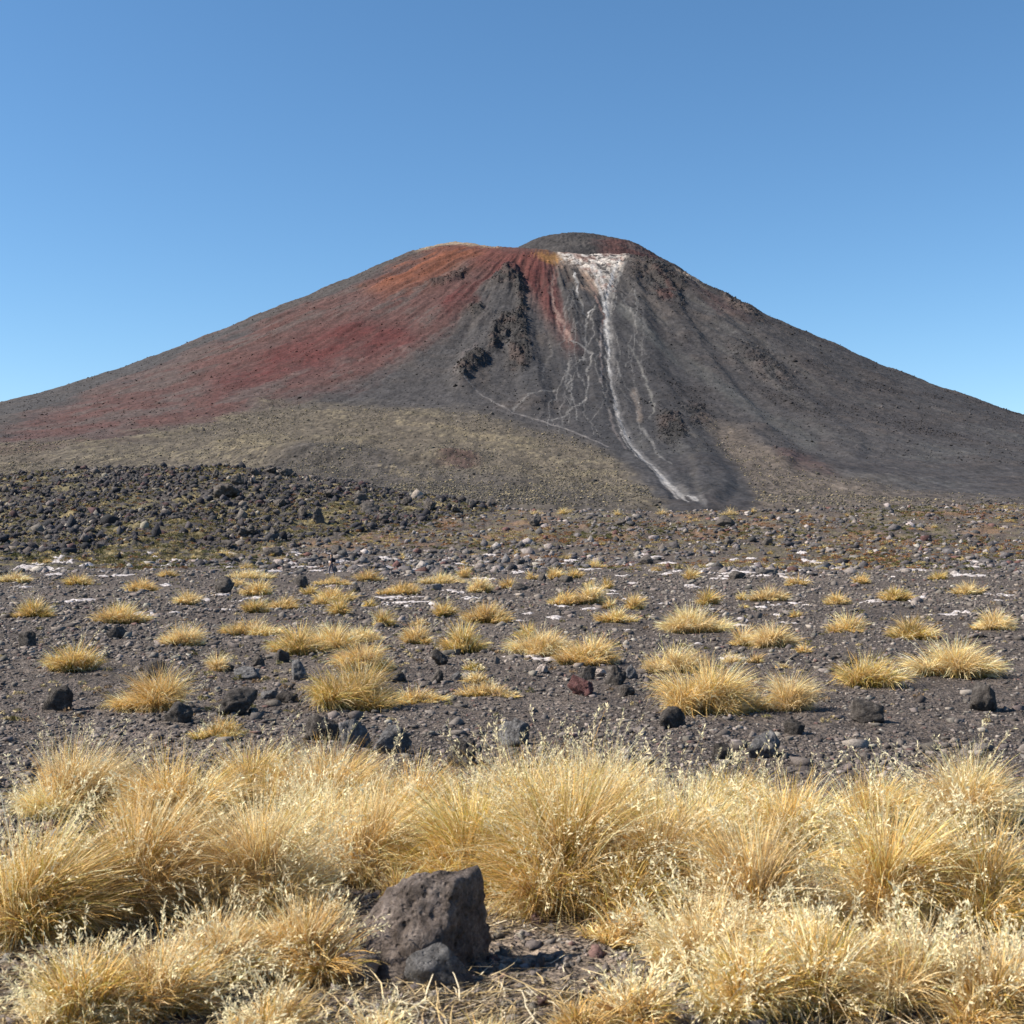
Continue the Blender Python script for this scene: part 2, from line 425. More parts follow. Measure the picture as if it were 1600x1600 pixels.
# ---- colours of the ash and scoria
def mixin(col, c, m):
    m = np.clip(m, 0, 1)[:, None]; return col * (1 - m) + np.array(c) * m
st = gulf * 0.6 + gul * 0.4
b1 = fbm(PHI * 11, R_ * 0.0045, octv=5, seed=141, gain=0.6); b2 = fbm(PHI * 34, R_ * 0.012, octv=4, seed=147, gain=0.65)   # blotches drawn out down the slope
grain = vnoise(Xm * 0.30, Zm * 0.42, Ym * 0.1, seed=151) * 0.6 + vnoise(Xm * 0.13, Zm * 0.2, Ym * 0.05, seed=152) * 0.5
low = sstep(2300, 1700, Ym)
grain = grain * (1 - low) + low * (0.7 * vnoise(Xm * 0.33, Ym * 0.05, seed=153) + 0.45 * vnoise(Xm * 0.12, Ym * 0.02, seed=154))
wx = px + 16 * b1 + 12 * b2 + 6 * st + 5 * iso + 2 * grain; wy = py + 9 * b1 + 8 * b2 + 6 * iso + 3 * fine + 2 * grain
grey = (0.086, 0.081, 0.086)
col = np.ones((len(px), 3)) * np.array(grey)
col = mixin(col, (0.104, 0.089, 0.086), sstep(-0.1, 0.5, iso + 0.6 * b1) * 0.7)
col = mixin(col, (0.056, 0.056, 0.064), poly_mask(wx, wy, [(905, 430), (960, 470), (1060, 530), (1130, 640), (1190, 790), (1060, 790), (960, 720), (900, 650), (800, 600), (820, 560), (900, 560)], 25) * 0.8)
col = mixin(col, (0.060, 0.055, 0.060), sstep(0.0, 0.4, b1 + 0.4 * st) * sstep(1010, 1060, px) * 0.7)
col = mixin(col, (0.120, 0.118, 0.120), sstep(0.12, 0.5, -b1 - 0.4 * st) * sstep(960, 1010, px) * 0.6)
redzone = poly_mask(wx, wy, [(-200, 800), (50, 655), (333, 540), (450, 480), (560, 442), (640, 400), (700, 372), (800, 378), (862, 392), (874, 430), (866, 455), (880, 500), (905, 545), (885, 545), (850, 490), (812, 432), (785, 428), (750, 460), (720, 500), (690, 530), (640, 560), (560, 600), (470, 618), (333, 655), (100, 700), (-200, 820)], 16)
col = mixin(col, (0.150, 0.072, 0.066), redzone * (0.85 + 0.25 * iso))
col = mixin(col, (0.128, 0.102, 0.098), redzone * sstep(0.02, 0.45, 0.7 * b2 + 0.9 * b1 + 0.3 * iso) * 0.8)
deep = np.maximum(poly_mask(wx, wy, [(340, 600), (430, 545), (480, 522), (560, 505), (640, 508), (665, 540), (560, 562), (450, 590), (360, 620)], 18), poly_mask(wx, wy, [(690, 470), (740, 440), (790, 400), (850, 395), (868, 430), (880, 500), (900, 540), (860, 490), (818, 430), (780, 425), (740, 460), (700, 495)], 10))
deep = np.maximum(deep, poly_mask(wx, wy, [(333, 590), (400, 560), (450, 570), (380, 610), (333, 630)], 20) * 0.7)
col = mixin(col, (0.132, 0.040, 0.039), deep * np.clip(0.85 + 0.9 * b2 + 0.4 * b1, 0, 1))
orange = poly_mask(wx, wy, [(575, 455), (630, 410), (680, 384), (730, 382), (775, 390), (760, 405), (700, 425), (640, 455), (600, 465)], 16)
col = mixin(col, (0.245, 0.088, 0.052), orange * np.clip(0.8 + 0.6 * b2 + 0.3 * b1, 0, 1))
col = mixin(col, (0.175, 0.058, 0.050), poly_mask(wx, wy, [(760, 384), (850, 392), (862, 420), (830, 430), (790, 410), (740, 420)], 10) * 0.7)
sil = np.interp(px, [333, 450, 550, 640, 700, 760, 830], [524, 473, 434, 393, 376, 382, 384])
edge = sstep(16, 5, py - sil + 4 * iso) * sstep(330, 420, px) * sstep(680, 640, px)
col = mixin(col, (0.095, 0.085, 0.085), edge * 0.8)
col = mixin(col, (0.42, 0.34, 0.25), sstep(7, 2, py - sil + 3 * fine) * sstep(640, 665, px) * sstep(790, 770, px) * 0.8)
# right-hand rim stains
col = mixin(col, (0.45, 0.36, 0.30), poly_mask(wx, wy, [(1060, 424), (1075, 426), (1100, 445), (1104, 452), (1080, 440)], 3) * 0.9)
col = mixin(col, (0.30, 0.22, 0.19), poly_mask(wx, wy, [(1125, 460), (1180, 490), (1185, 500), (1140, 478)], 5) * (0.4 + 0.6 * (fine > 0)))
col = mixin(col, (0.15, 0.062, 0.058), poly_mask(wx, wy, [(1030, 425), (1045, 440), (1048, 475), (1036, 470)], 6) * 0.8)
col = mixin(col, (0.13, 0.072, 0.07), poly_mask(wx, wy, [(1085, 450), (1130, 470), (1170, 500), (1120, 490)], 8) * 0.6)
col = mixin(col, (0.165, 0.135, 0.125), poly_mask(wx, wy, [(975, 398), (1020, 405), (1035, 440), (1010, 430), (985, 420)], 8) * 0.6)
# solfatara white at the breached rim, ochre beside it
white = poly_mask(px + 6 * fine + 5 * st, py + 6 * fine + 9 * b2, [(866, 386), (905, 386), (970, 392), (980, 404), (965, 425), (958, 450), (940, 455), (925, 432), (900, 418), (880, 408)], 7)
col = mixin(col, (0.42, 0.29, 0.22), poly_mask(wx, wy, [(860, 400), (905, 405), (930, 430), (940, 460), (910, 450), (880, 430)], 9) * (0.55 + 0.5 * fine))
col = mixin(col, (0.42, 0.22, 0.07), poly_mask(wx, wy, [(838, 392), (878, 392), (884, 402), (860, 412), (842, 404)], 6) * 0.75)
col = mixin(col, (0.78, 0.71, 0.66), white * sstep(-0.3, 0.35, 0.7 * fine + 0.7 * grain + 0.5 * b2 + 0.15) * (1 - 0.35 * sstep(410, 430, py)))
col = mixin(col, (0.30, 0.16, 0.13), white * sstep(0.2, 0.5, vnoise(Xm * 0.05, Zm * 0.09, seed=83)) * 0.6)
col = mixin(col, (0.085, 0.078, 0.08), poly_mask(wx, wy, [(880, 412), (900, 414), (908, 440), (890, 455), (876, 440)], 6) * 0.85)
# streams of pale ash
sx = px + 2.6 * fine + 1.8 * vnoise(Xm * 0.09, Zm * 0.09, seed=87); sy = py
PALE = (0.70, 0.68, 0.68); PINK = (0.36, 0.24, 0.215); GREYP = (0.30, 0.29, 0.29)
STREAMS = [
    ([(968, 404), (958, 425), (951, 448), (945, 478), (947, 508), (952, 540), (951, 570), (955, 600), (964, 640), (974, 670), (989, 695), (1010, 725), (1035, 750), (1060, 768), (1088, 784)], 2.0, 2.9, PALE, 0.97),
    ([(966, 404), (960, 425), (954, 448), (949, 478), (944, 508), (947, 545), (955, 575), (957, 605), (961, 640), (969, 670), (982, 695), (1001, 722), (1024, 746), (1050, 766), (1075, 786)], 1.4, 1.8, (0.45, 0.43, 0.43), 0.8),
    ([(953, 450), (953, 490), (957, 530), (957, 575), (962, 620), (972, 655), (985, 684), (1012, 722), (1040, 749), (1064, 767), (1100, 788)], 4.0, 6.5, (0.24, 0.23, 0.235), 0.6),
    ([(925, 415), (934, 440), (942, 465), (947, 495), (955, 530)], 3.5, 2.0, PALE, 0.7),
    ([(936, 425), (945, 450), (950, 475), (949, 500)], 3.0, 2.0, PALE, 0.6),
    ([(978, 410), (962, 440), (957, 470), (950, 500)], 3.5, 2.0, GREYP, 0.7),
    ([(924, 440), (934, 470), (944, 495), (940, 510), (938, 560), (940, 600)], 2.0, 1.8, PINK, 0.75),
    ([(940, 505), (939, 540), (938, 575), (941, 610)], 1.6, 1.6, GREYP, 0.8),
    ([(864, 430), (860, 455), (868, 485), (880, 505), (885, 520), (895, 534)], 3.0, 3.0, PINK, 0.9),
    ([(870, 490), (873, 515), (888, 533)], 2.0, 2.0, PINK, 0.7),
    ([(897, 428), (904, 445), (901, 462)], 2.2, 1.6, PALE, 0.8),
    ([(904, 466), (912, 477), (910, 488), (917, 496), (915, 520), (914, 550), (911, 562)], 1.7, 1.5, GREYP, 0.9),
    ([(917, 495), (922, 484), (927, 482)], 1.6, 1.6, PALE, 0.7),
    ([(895, 534), (910, 542), (926, 553), (917, 578), (919, 600), (916, 620), (905, 634)], 1.6, 1.6, GREYP, 0.95),
    ([(884, 580), (893, 590), (888, 600)], 1.4, 1.4, GREYP, 0.8),
    ([(893, 600), (893, 620), (902, 640), (900, 655)], 1.5, 1.5, GREYP, 0.8),
    ([(862, 655), (885, 645), (903, 634)], 1.5, 1.5, GREYP, 0.7),
    ([(715, 592), (735, 605), (760, 622), (800, 645), (850, 657), (900, 675), (950, 695)], 1.4, 1.2, (0.27, 0.25, 0.25), 0.85),
    ([(800, 642), (830, 622), (866, 610)], 1.8, 1.5, GREYP, 0.6),
    ([(709, 590), (716, 570), (728, 552), (745, 540)], 3.0, 2.5, (0.21, 0.18, 0.18), 0.6),
    ([(858, 530), (863, 550), (852, 565), (848, 600)], 2.0, 2.0, (0.2, 0.19, 0.19), 0.6),
    ([(985, 540), (998, 565), (1006, 590), (1018, 620), (1024, 640), (1016, 655)], 2.0, 1.8, (0.24, 0.235, 0.23), 0.7),
    ([(992, 610), (997, 630), (1000, 655)], 7.0, 5.0, (0.27, 0.225, 0.2), 0.75),
    ([(1003, 668), (1018, 690), (1030, 715), (1050, 735)], 3.0, 2.0, GREYP, 0.65),
    ([(950, 640), (960, 670), (972, 690), (976, 700)], 2.5, 2.0, (0.25, 0.22, 0.22), 0.6),
    ([(970, 480), (1010, 520), (1060, 560), (1130, 610), (1200, 655), (1266, 690)], 9.0, 14.0, (0.125, 0.13, 0.132), 0.55),
    ([(1060, 430), (1120, 480), (1200, 540), (1290, 610)], 3.0, 6.0, (0.16, 0.15, 0.145), 0.45),
    ([(1000, 470), (1040, 530), (1080, 580), (1160, 660), (1266, 750)], 5.0, 9.0, (0.068, 0.064, 0.07), 0.6),
    ([(1080, 620), (1140, 660), (1200, 710), (1266, 770)], 6.0, 14.0, (0.07, 0.065, 0.07), 0.7),
    ([(1266, 640), (1220, 610), (1160, 565)], 8.0, 4.0, (0.15, 0.14, 0.135), 0.4),
    ([(1050, 660), (1100, 690), (1080, 730), (1090, 770)], 5.0, 7.0, (0.13, 0.12, 0.115), 0.4),
]
rs = np.random.default_rng(44)          # fine threads of ash that wander down between the main streams
for i in range(26):
    x0 = rs.uniform(880, 1005); y0 = rs.uniform(425, 600); pts = [(x0, y0)]
    for q in range(rs.integers(4, 9)):
        x0 += rs.normal() * 6 + (x0 - 945) * 0.035 + (2.5 if y0 > 600 else 0); y0 += rs.uniform(9, 22); pts.append((x0, y0))
    STREAMS.append((pts, rs.uniform(0.9, 1.6), rs.uniform(0.7, 1.2), (0.27, 0.26, 0.26), rs.uniform(0.35, 0.75)))
for pts, w0, w1, c, k in STREAMS:
    m = line_mask(sx, sy, pts, w0, w1)
    br = np.clip(1 - 0.6 * sstep(-0.1, 0.6, grain + 0.6 * vnoise(Xm * 0.06, Zm * 0.06, seed=88)), 0, 1)
    col = mixin(col, c, m * k * br )
# vegetated apron
apron = poly_mask(px + 10 * iso + 6 * fine, py + 9 * iso + 5 * gul + 5 * fine, [(-300, 720), (150, 690), (333, 660), (430, 628), (530, 632), (650, 640), (760, 652), (840, 672), (915, 690), (955, 715), (985, 750), (1035, 790), (1035, 860), (-300, 860)], 16)
col = mixin(col, (0.180, 0.150, 0.116), apron * 0.9)
col = mixin(col, (0.235, 0.198, 0.135), apron * sstep(0.0, 0.5, iso + 0.3 * fine + 0.4 * grain) * 0.7)
col = mixin(col, (0.105, 0.092, 0.086), poly_mask(wx, wy, [(420, 735), (470, 705), (530, 690), (590, 700), (640, 730), (800, 745), (950, 770), (1010, 800), (420, 800)], 16) * 0.85)
col = mixin(col, (0.13, 0.078, 0.07), poly_mask(wx, wy, [(675, 722), (700, 700), (725, 702), (750, 722), (715, 730)], 8) * 0.8)
for pts, w_ in [([(560, 692), (600, 700), (640, 715)], 4), ([(600, 735), (640, 742), (680, 748)], 3), ([(385, 722), (410, 712), (440, 705)], 5), ([(333, 712), (370, 705), (400, 690)], 5), ([(620, 655), (700, 668), (780, 690)], 6)]:
    col = mixin(col, (0.30, 0.245, 0.16), line_mask(wx, wy, pts, w_, w_) * 0.55 * sstep(-0.5, 0.3, grain))
rapron = poly_mask(px + 10 * iso, py + 10 * iso, [(1100, 655), (1150, 670), (1200, 705), (1266, 738), (1420, 770), (1700, 790), (1700, 860), (1195, 860), (1180, 770), (1140, 720)], 14)
col = mixin(col, (0.165, 0.135, 0.115), rapron * 0.85)
col = mixin(col, (0.10, 0.062, 0.062), poly_mask(wx, wy, [(1215, 708), (1266, 715), (1300, 745), (1240, 738)], 10) * 0.7)
col = mixin(col, (0.048, 0.045, 0.047), np.clip(rough, 0, 1) * 0.75)
col = mixin(col, (0.15, 0.10, 0.09), np.clip(rough, 0, 1) * sstep(0.1, 0.5, vnoise(Xm * 0.05, Zm * 0.07, seed=89)) * 0.4)
veg = np.clip(apron + rapron, 0, 1)
col = col * np.clip(1 + 0.20 * fine + 0.03 * st + 0.14 * b2 + grain * (0.34 + 0.24 * veg), 0.3, 2.2)[:, None]
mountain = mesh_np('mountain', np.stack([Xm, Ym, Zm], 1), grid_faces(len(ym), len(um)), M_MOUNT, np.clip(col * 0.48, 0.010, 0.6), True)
mountain['kind'] = 'structure'

# inner cone behind the breached rim
xs = np.linspace(-420, 620, 420); ys = np.linspace(-330, 420, 240)
Xs, Ys = np.meshgrid(xs, ys); Xs = Xs.ravel(); Ys = Ys.ravel()
CX, CY = 205., 3790.
sil_u = np.array([-420, -250, -215, -160, -100, -40, 20, 70, 130, 170, 215, 270, 330, 450, 620.])
sil_h = np.array([780, 820, 862, 896, 918, 927, 925, 917, 906, 893, 868, 838, 800, 730, 640.])
prof = pch(np.clip(Xs, -420, 620), sil_u, sil_h)
dep = np.abs(Ys) / 260
Zs = prof - 150 * dep ** 1.7 + 5 * fbm(Xs * 0.02, Ys * 0.02, octv=4, seed=95) + 3 * fbm(Xs * 0.08, Ys * 0.08, octv=3, seed=96, ridged=True)
cc = np.ones((len(Xs), 3)) * np.array([0.062, 0.058, 0.062])
nn = fbm(Xs * 0.012, Ys * 0.03, octv=3, seed=97)
cc = mixin(cc, (0.12, 0.05, 0.047), sstep(0, 60, Xs + 40 * nn - 20) * sstep(330, 200, Xs) * sstep(0, -60, Ys + 40) * 0.75)
cc = mixin(cc, (0.11, 0.10, 0.10), sstep(0.1, 0.5, nn) * 0.5)
cone = mesh_np('summit_cone', np.stack([Xs + CX, Ys + CY, Zs], 1), grid_faces(len(ys), len(xs)), M_MOUNT, cc * 0.55, True)
cone['kind'] = 'structure'
#@@DETAIL
# ---------------------------------------------------------------- stones and rubble (uncountable)
def ico(sub):
    bm = bmesh.new(); bmesh.ops.create_icosphere(bm, subdivisions=sub, radius=1.0)
    V = np.array([v.co[:] for v in bm.verts]); Fc = np.array([[v.index for v in f.verts] for f in bm.faces]); bm.free()
    return V, Fc
ICO1, ICO2, ICO5 = ico(1), ico(2), ico(5)
ICO4 = ico(4)

def scatter_stones(name, mat, X, Y, R, cols, proto, rng, sink=0.3, flat=(0.5, 0.9), rough=0.55, shapes=32):
    """many loose stones as one uncountable mass"""
    hx, hy, hz = at(518, 899); k = ~((np.abs(X - hx / hy * Y) < 1.6) & (Y > hy - 22) & (Y < hy + 14) & (R > 0.07)); X, Y, R, cols = X[k], Y[k], R[k], cols[k]   # the track the hiker walks on is clear of blocks
    Vb, Fb = proto; n = len(X); nv = len(Vb)
    sh = []
    for k in range(shapes):
        npl = rng.integers(7, 12); nn = rng.normal(size=(npl, 3)); nn /= np.linalg.norm(nn, axis=1)[:, None]; dd = rng.uniform(0.55, 1.0, npl)
        dots = Vb @ nn.T; rr = np.where(dots > 0.05, dd[None] / np.maximum(dots, 0.05), 9).min(1)
        rr = np.minimum(rr, 1.35) * (1 + rough * rng.normal(size=nv) * 0.5)
        sh.append(Vb * rr[:, None])
    sh = np.array(sh); idx = rng.integers(0, shapes, n); P = sh[idx].copy()
    a = rng.uniform(0, 6.283, n); ca, sa = np.cos(a)[:, None], np.sin(a)[:, None]
    x = P[:, :, 0] * ca - P[:, :, 1] * sa; y = P[:, :, 0] * sa + P[:, :, 1] * ca
    fl = rng.uniform(flat[0], flat[1], n)
    el = rng.uniform(0.75, 1.3, n)
    Z = gz(X, Y)
    V = np.stack([x * (R * el)[:, None] + X[:, None], y * (R / el)[:, None] + Y[:, None], P[:, :, 2] * (R * fl)[:, None] + (Z + R * fl * (1 - 2 * sink) * 0.6)[:, None]], -1).reshape(-1, 3)
    Fc = (Fb[None] + (np.arange(n) * nv)[:, None, None]).reshape(-1, 3)
    o = mesh_np(name, V, Fc, mat, np.repeat(cols, nv, 0), False)
    o['kind'] = 'stuff'
    return o

def pal(rng, n, stops, probs):
    i = rng.choice(len(stops), n, p=probs); c = np.array(stops)[i]
    return np.clip(c * rng.uniform(0.7, 1.35, n)[:, None] * (1 + 0.02 * rng.normal(size=(n, 3))), 0.01, 0.8)

GRAV = [(0.085, 0.074, 0.070), (0.13, 0.113, 0.106), (0.19, 0.165, 0.15), (0.23, 0.205, 0.185), (0.12, 0.075, 0.068)]
rng = np.random.default_rng(5)
n = 98000
Y = 1 / rng.uniform(1 / 95.0, 1 / 9.0, n); X = (rng.uniform(-0.6, 0.6, n)) * Y
keep = vnoise(X * 0.5, Y * 0.35, seed=101) + 0.6 * rng.normal(size=n) > -0.5; X, Y = X[keep], Y[keep]; n = len(X)
R = np.exp(rng.normal(math.log(0.020), 0.62, n)) * np.interp(Y, [5, 20, 60, 100], [0.6, 0.75, 1.6, 2.6])
scatter_stones('gravel', M_STONE, X, Y, np.clip(R, 0.008, 0.16), pal(rng, n, GRAV, [0.44, 0.30, 0.16, 0.06, 0.04]), ICO1, rng)
n = 62000
Y = np.exp(rng.uniform(math.log(26), math.log(150), n)); X = rng.uniform(-0.57, 0.57, n) * Y
keep = vnoise(X * 0.22, Y * 0.12, seed=105) + 0.7 * rng.normal(size=n) > -0.3; X, Y = X[keep], Y[keep]; n = len(X)
R = np.exp(rng.normal(math.log(0.045), 0.5, n)) * np.interp(Y, [26, 60, 150], [0.8, 1.2, 1.9])
scatter_stones('gravel', M_STONE, X, Y, np.clip(R, 0.015, 0.22), pal(rng, n, GRAV, [0.42, 0.30, 0.18, 0.08, 0.02]), ICO1, rng)
n = 12000
Y = 1 / rng.uniform(1 / 9.5, 1 / 4.2, n); X = rng.uniform(-0.7, 0.7, n) * Y
R = np.exp(rng.normal(math.log(0.013), 0.55, n))
scatter_stones('gravel', M_STONE, X, Y, np.clip(R, 0.005, 0.05), pal(rng, n, GRAV, [0.32, 0.32, 0.22, 0.11, 0.03]), ICO2, rng)

# rubble of the ridge on the right and of the lava field on the left
RUB = [(0.06, 0.056, 0.06), (0.10, 0.092, 0.095), (0.16, 0.14, 0.135), (0.28, 0.25, 0.24), (0.11, 0.06, 0.055)]
n = 34000
Y = rng.uniform(95, 262, n) ** 1.0; X = rng.uniform(-0.46, 0.46, n) * Y
k = (lava_w(X, Y) < 0.4) & (vnoise(X * 0.09, Y * 0.07, seed=103) + 0.5 * rng.normal(size=n) + np.interp(Y, [95, 140, 170], [-0.75, -0.2, 0.25]) > 0); X, Y = X[k], Y[k]; n = len(X)
R = np.clip(np.exp(rng.normal(math.log(0.18), 0.62, n)), 0.06, 0.75)
scatter_stones('rubble', M_RUBBLE, X, Y, R, pal(rng, n, RUB, [0.34, 0.30, 0.24, 0.07, 0.05]), ICO1, rng, sink=0.35)
n = 95000
Y = rng.uniform(150, 335, n); X = rng.uniform(-0.47, 0.02, n) * Y
k = (lava_w(X, Y) > 0.4) & (vnoise(X * 0.09, Y * 0.06, seed=104) + 0.55 * rng.normal(size=n) + np.interp(Y, [150, 200, 260, 320], [-0.55, -0.2, 0.1, 0.35]) > 0.0); X, Y = X[k], Y[k]; n = len(X)
R = np.clip(np.exp(rng.normal(math.log(0.15), 0.7, n)), 0.06, 1.0)
scatter_stones('lava_rubble', M_RUBBLE, X, Y, R, pal(rng, n, [(0.032, 0.031, 0.037), (0.055, 0.05, 0.053), (0.10, 0.088, 0.082), (0.20, 0.175, 0.15), (0.065, 0.04, 0.042)], [0.46, 0.28, 0.15, 0.04, 0.07]), ICO1, rng, sink=0.3, flat=(0.6, 1.2))

# ---------------------------------------------------------------- low shrubs and moss among the rubble (uncountable)
def leaf_cloud(name, X, Y, RX, RZ, cols, per, leaf, rng, mat):
    n = len(X); Z = gz(X, Y)
    d = rng.normal(size=(n, per, 3)); d /= np.linalg.norm(d, axis=2)[..., None]; d *= rng.uniform(0.3, 1, (n, per, 1)) ** 0.5
    d[..., 2] = np.abs(d[..., 2])
    c = np.stack([X[:, None] + d[..., 0] * RX[:, None], Y[:, None] + d[..., 1] * RX[:, None], Z[:, None] + d[..., 2] * RZ[:, None]], -1).reshape(-1, 3)
    m = len(c); t = rng.normal(size=(m, 3)); t /= np.linalg.norm(t, axis=1)[:, None]; b = np.cross(t, rng.normal(size=(m, 3))); b /= np.linalg.norm(b, axis=1)[:, None] + 1e-9
    s = (np.repeat(RX, per) * leaf * rng.uniform(0.6, 1.4, m))[:, None]
    V = np.stack([c + t * s, c + b * s * 0.5, c - t * s, c - b * s * 0.5], 1).reshape(-1, 3)
    Fq = np.arange(m * 4).reshape(-1, 4)
    cl = np.repeat(np.repeat(cols, per, 0) * rng.uniform(0.7, 1.3, (m, 1)), 4, 0)
    o = mesh_np(name, V, Fq, mat, np.clip(cl, 0.01, 0.9), False); o['kind'] = 'stuff'; return o
SHR = [(0.075, 0.075, 0.025), (0.12, 0.105, 0.04), (0.20, 0.10, 0.045), (0.36, 0.28, 0.13), (0.24, 0.19, 0.10)]
n = 22000
Y = rng.uniform(118, 250, n); X = rng.uniform(-0.46, 0.46, n) * Y
pn = fbm(X * 0.05, Y * 0.03, octv=3, seed=107); k = (lava_w(X, Y) < 0.5) & (pn + 0.28 * rng.normal(size=n) + np.interp(Y, [118, 160], [-0.45, 0.0]) > 0.08); X, Y = X[k], Y[k]; n = len(X)
R = rng.uniform(0.14, 0.62, n) ** 1.15
hue = vnoise(X * 0.06, Y * 0.05, seed=109); ci = np.clip(((hue + 1) * 2.5 + rng.normal(size=n) * 0.7).astype(int), 0, 4)
leaf_cloud('ridge_shrubs', X, Y, R, R * 0.55, np.array(SHR)[ci] * rng.uniform(0.75, 1.3, (n, 1)), 46, 0.22, rng, M_SHRUB)
n = 24000
Y = rng.uniform(150, 330, n); X = rng.uniform(-0.47, 0.0, n) * Y
pn = fbm(X * 0.06, Y * 0.035, octv=3, seed=111); k = (lava_w(X, Y) > 0.4) & (pn + 0.35 * rng.normal(size=n) + np.interp(Y, [150, 200, 260, 320], [0.4, 0.25, -0.05, -0.2]) > -0.02); X, Y = X[k], Y[k]; n = len(X)
R = rng.uniform(0.2, 0.6, n)
leaf_cloud('lava_field_scrub', X, Y, R, R * 0.7, np.array(SHR)[rng.choice(5, n, p=[0.26, 0.27, 0.08, 0.15, 0.24])] * rng.uniform(0.7, 1.25, (n, 1)), 40, 0.22, rng, M_SHRUB)

# pale lichen crust lying in patches on the gravel
def lichen():
    L = [(480, 887, 60, 9), (496, 893, 34, 6), (350, 888, 40, 6), (430, 893, 24, 4), (447, 897, 20, 3), (530, 870, 34, 9), (550, 866, 18, 6), (605, 872, 18, 14), (600, 888, 34, 4), (640, 891, 40, 4), (660, 892, 26, 5), (750, 893, 30, 5), (625, 934, 66, 4), (640, 942, 82, 4), (720, 926, 24, 6), (735, 935, 34, 5), (1150, 895, 64, 12), (1170, 890, 40, 10), (1100, 890, 40, 5), (1240, 892, 60, 10), (1190, 900, 34, 6), (1055, 893, 24, 5), (975, 900, 26, 5), (920, 890, 38, 8), (925, 905, 20, 4), (985, 912, 20, 4), (870, 947, 46, 5), (925, 952, 36, 8), (1010, 933, 24, 4), (1035, 943, 26, 5), (1140, 977, 34, 10), (1245, 974, 38, 6), (1215, 963, 20, 7), (1250, 944, 26, 4), (990, 942, 20, 10), (865, 965, 30, 5), (845, 1028, 80, 6), (1085, 1007, 30, 3), (760, 905, 36, 4), (812, 895, 30, 4), (815, 970, 24, 3), (985, 985, 40, 3), (360, 952, 28, 3), (385, 1008, 44, 3), (985, 965, 26, 3), (1185, 880, 30, 8), (1130, 905, 30, 4), (1160, 968, 26, 5), (345, 930, 30, 3), (700, 875, 30, 5), (1120, 952, 30, 4), (1210, 946, 24, 4), (955, 924, 24, 3), (1010, 872, 34, 8), (870, 880, 30, 7), (1140, 1030, 30, 4),
         (60, 890, 60, 7), (180, 900, 60, 6), (270, 884, 40, 6), (120, 940, 50, 4), (230, 960, 44, 4), (1330, 895, 60, 8), (1420, 890, 70, 8), (1520, 900, 60, 7), (1370, 940, 50, 5), (1480, 960, 50, 4), (1560, 930, 40, 5)]
    r = np.random.default_rng(8)
    for i in range(120):
        L.append((r.uniform(0, 1600), r.choice([r.uniform(862, 900), r.uniform(890, 960)]), r.uniform(8, 30), r.uniform(1.5, 4)))
    Vs, Fs, off = [], [], 0
    na, nr = 44, 8
    for px, py, wd, hh in L:
        x, y, z = at(px, py); s = scale_at(y); rx = wd * 0.5 / s
        ry = min(max(rx * 0.5, (hh * 0.5) / s * y / 3.2), rx * 2.2)
        th = np.linspace(0, 2 * np.pi, na, endpoint=False); sd = r.uniform(0, 99)
        edge = 1 + 0.55 * vnoise(np.cos(th) * 2.0 + sd, np.sin(th) * 2.0, seed=3) + 0.45 * vnoise(np.cos(th) * 7 + sd, np.sin(th) * 7, seed=4)
        rad = np.linspace(0.0, 1, nr)[:, None]
        gx = (x + np.cos(th)[None] * edge[None] * rad * rx); gy = (y + np.sin(th)[None] * edge[None] * rad * ry)
        f = np.interp(y, [0, 30, 100, 250], [1, 1.3, 2.4, 5])
        h = 0.016 * f * (1 - rad ** 3) + 0.045 * f * vnoise(gx * 5 / f, gy * 5 / f, seed=6) - 0.002 * f - 0.03 * rad ** 4 * f
        gzz = gz(gx.ravel(), gy.ravel()).reshape(gx.shape) + h
        V = np.stack([gx, gy, gzz], -1).reshape(-1, 3)
        i = np.arange(nr - 1)[:, None] * na + np.arange(na)[None]; j = np.arange(nr - 1)[:, None] * na + (np.arange(na)[None] + 1) % na
        Fs.append(np.stack([i, j, j + na, i + na], -1).reshape(-1, 4) + off); Vs.append(V); off += len(V)
    o = mesh_np('pale_lichen', np.concatenate(Vs), np.concatenate(Fs), M_LICHEN, None, False); o['kind'] = 'stuff'
lichen()

# ---------------------------------------------------------------- rocks
def rock_mesh(V0, planes, noise, seed, scl, smooth=0.1):
    nn = np.array([p[:3] for p in planes], float); dd = np.array([p[3] for p in planes]); nn /= np.linalg.norm(nn, axis=1)[:, None]
    dots = V0 @ nn.T; q = np.where(dots > 0.02, dd[None] / np.maximum(dots, 0.02), 50)
    e = np.exp(-q / smooth); r = (q * e).sum(1) / np.maximum(e.sum(1), 1e-12); r = np.where(e.sum(1) < 1e-11, q.min(1), r)
    P = V0 * np.minimum(r, 2.2)[:, None]
    a, f = noise
    d = a * fbm(P[:, 0] * f, P[:, 1] * f, P[:, 2] * f + seed, octv=5, seed=seed, gain=0.58) + a * 0.55 * fbm(P[:, 0] * f * 2.4, P[:, 1] * f * 2.4, P[:, 2] * f * 2.4, octv=3, seed=seed + 9, ridged=True)
    P = P + V0 * d[:, None]
    return P * np.array(scl)

def rand_planes(r, n=12, lo=0.6, hi=1.0):
    v = r.normal(size=(n, 3)); v /= np.linalg.norm(v, axis=1)[:, None]
    return [(*a, b) for a, b in zip(v, r.uniform(lo, hi, n))]

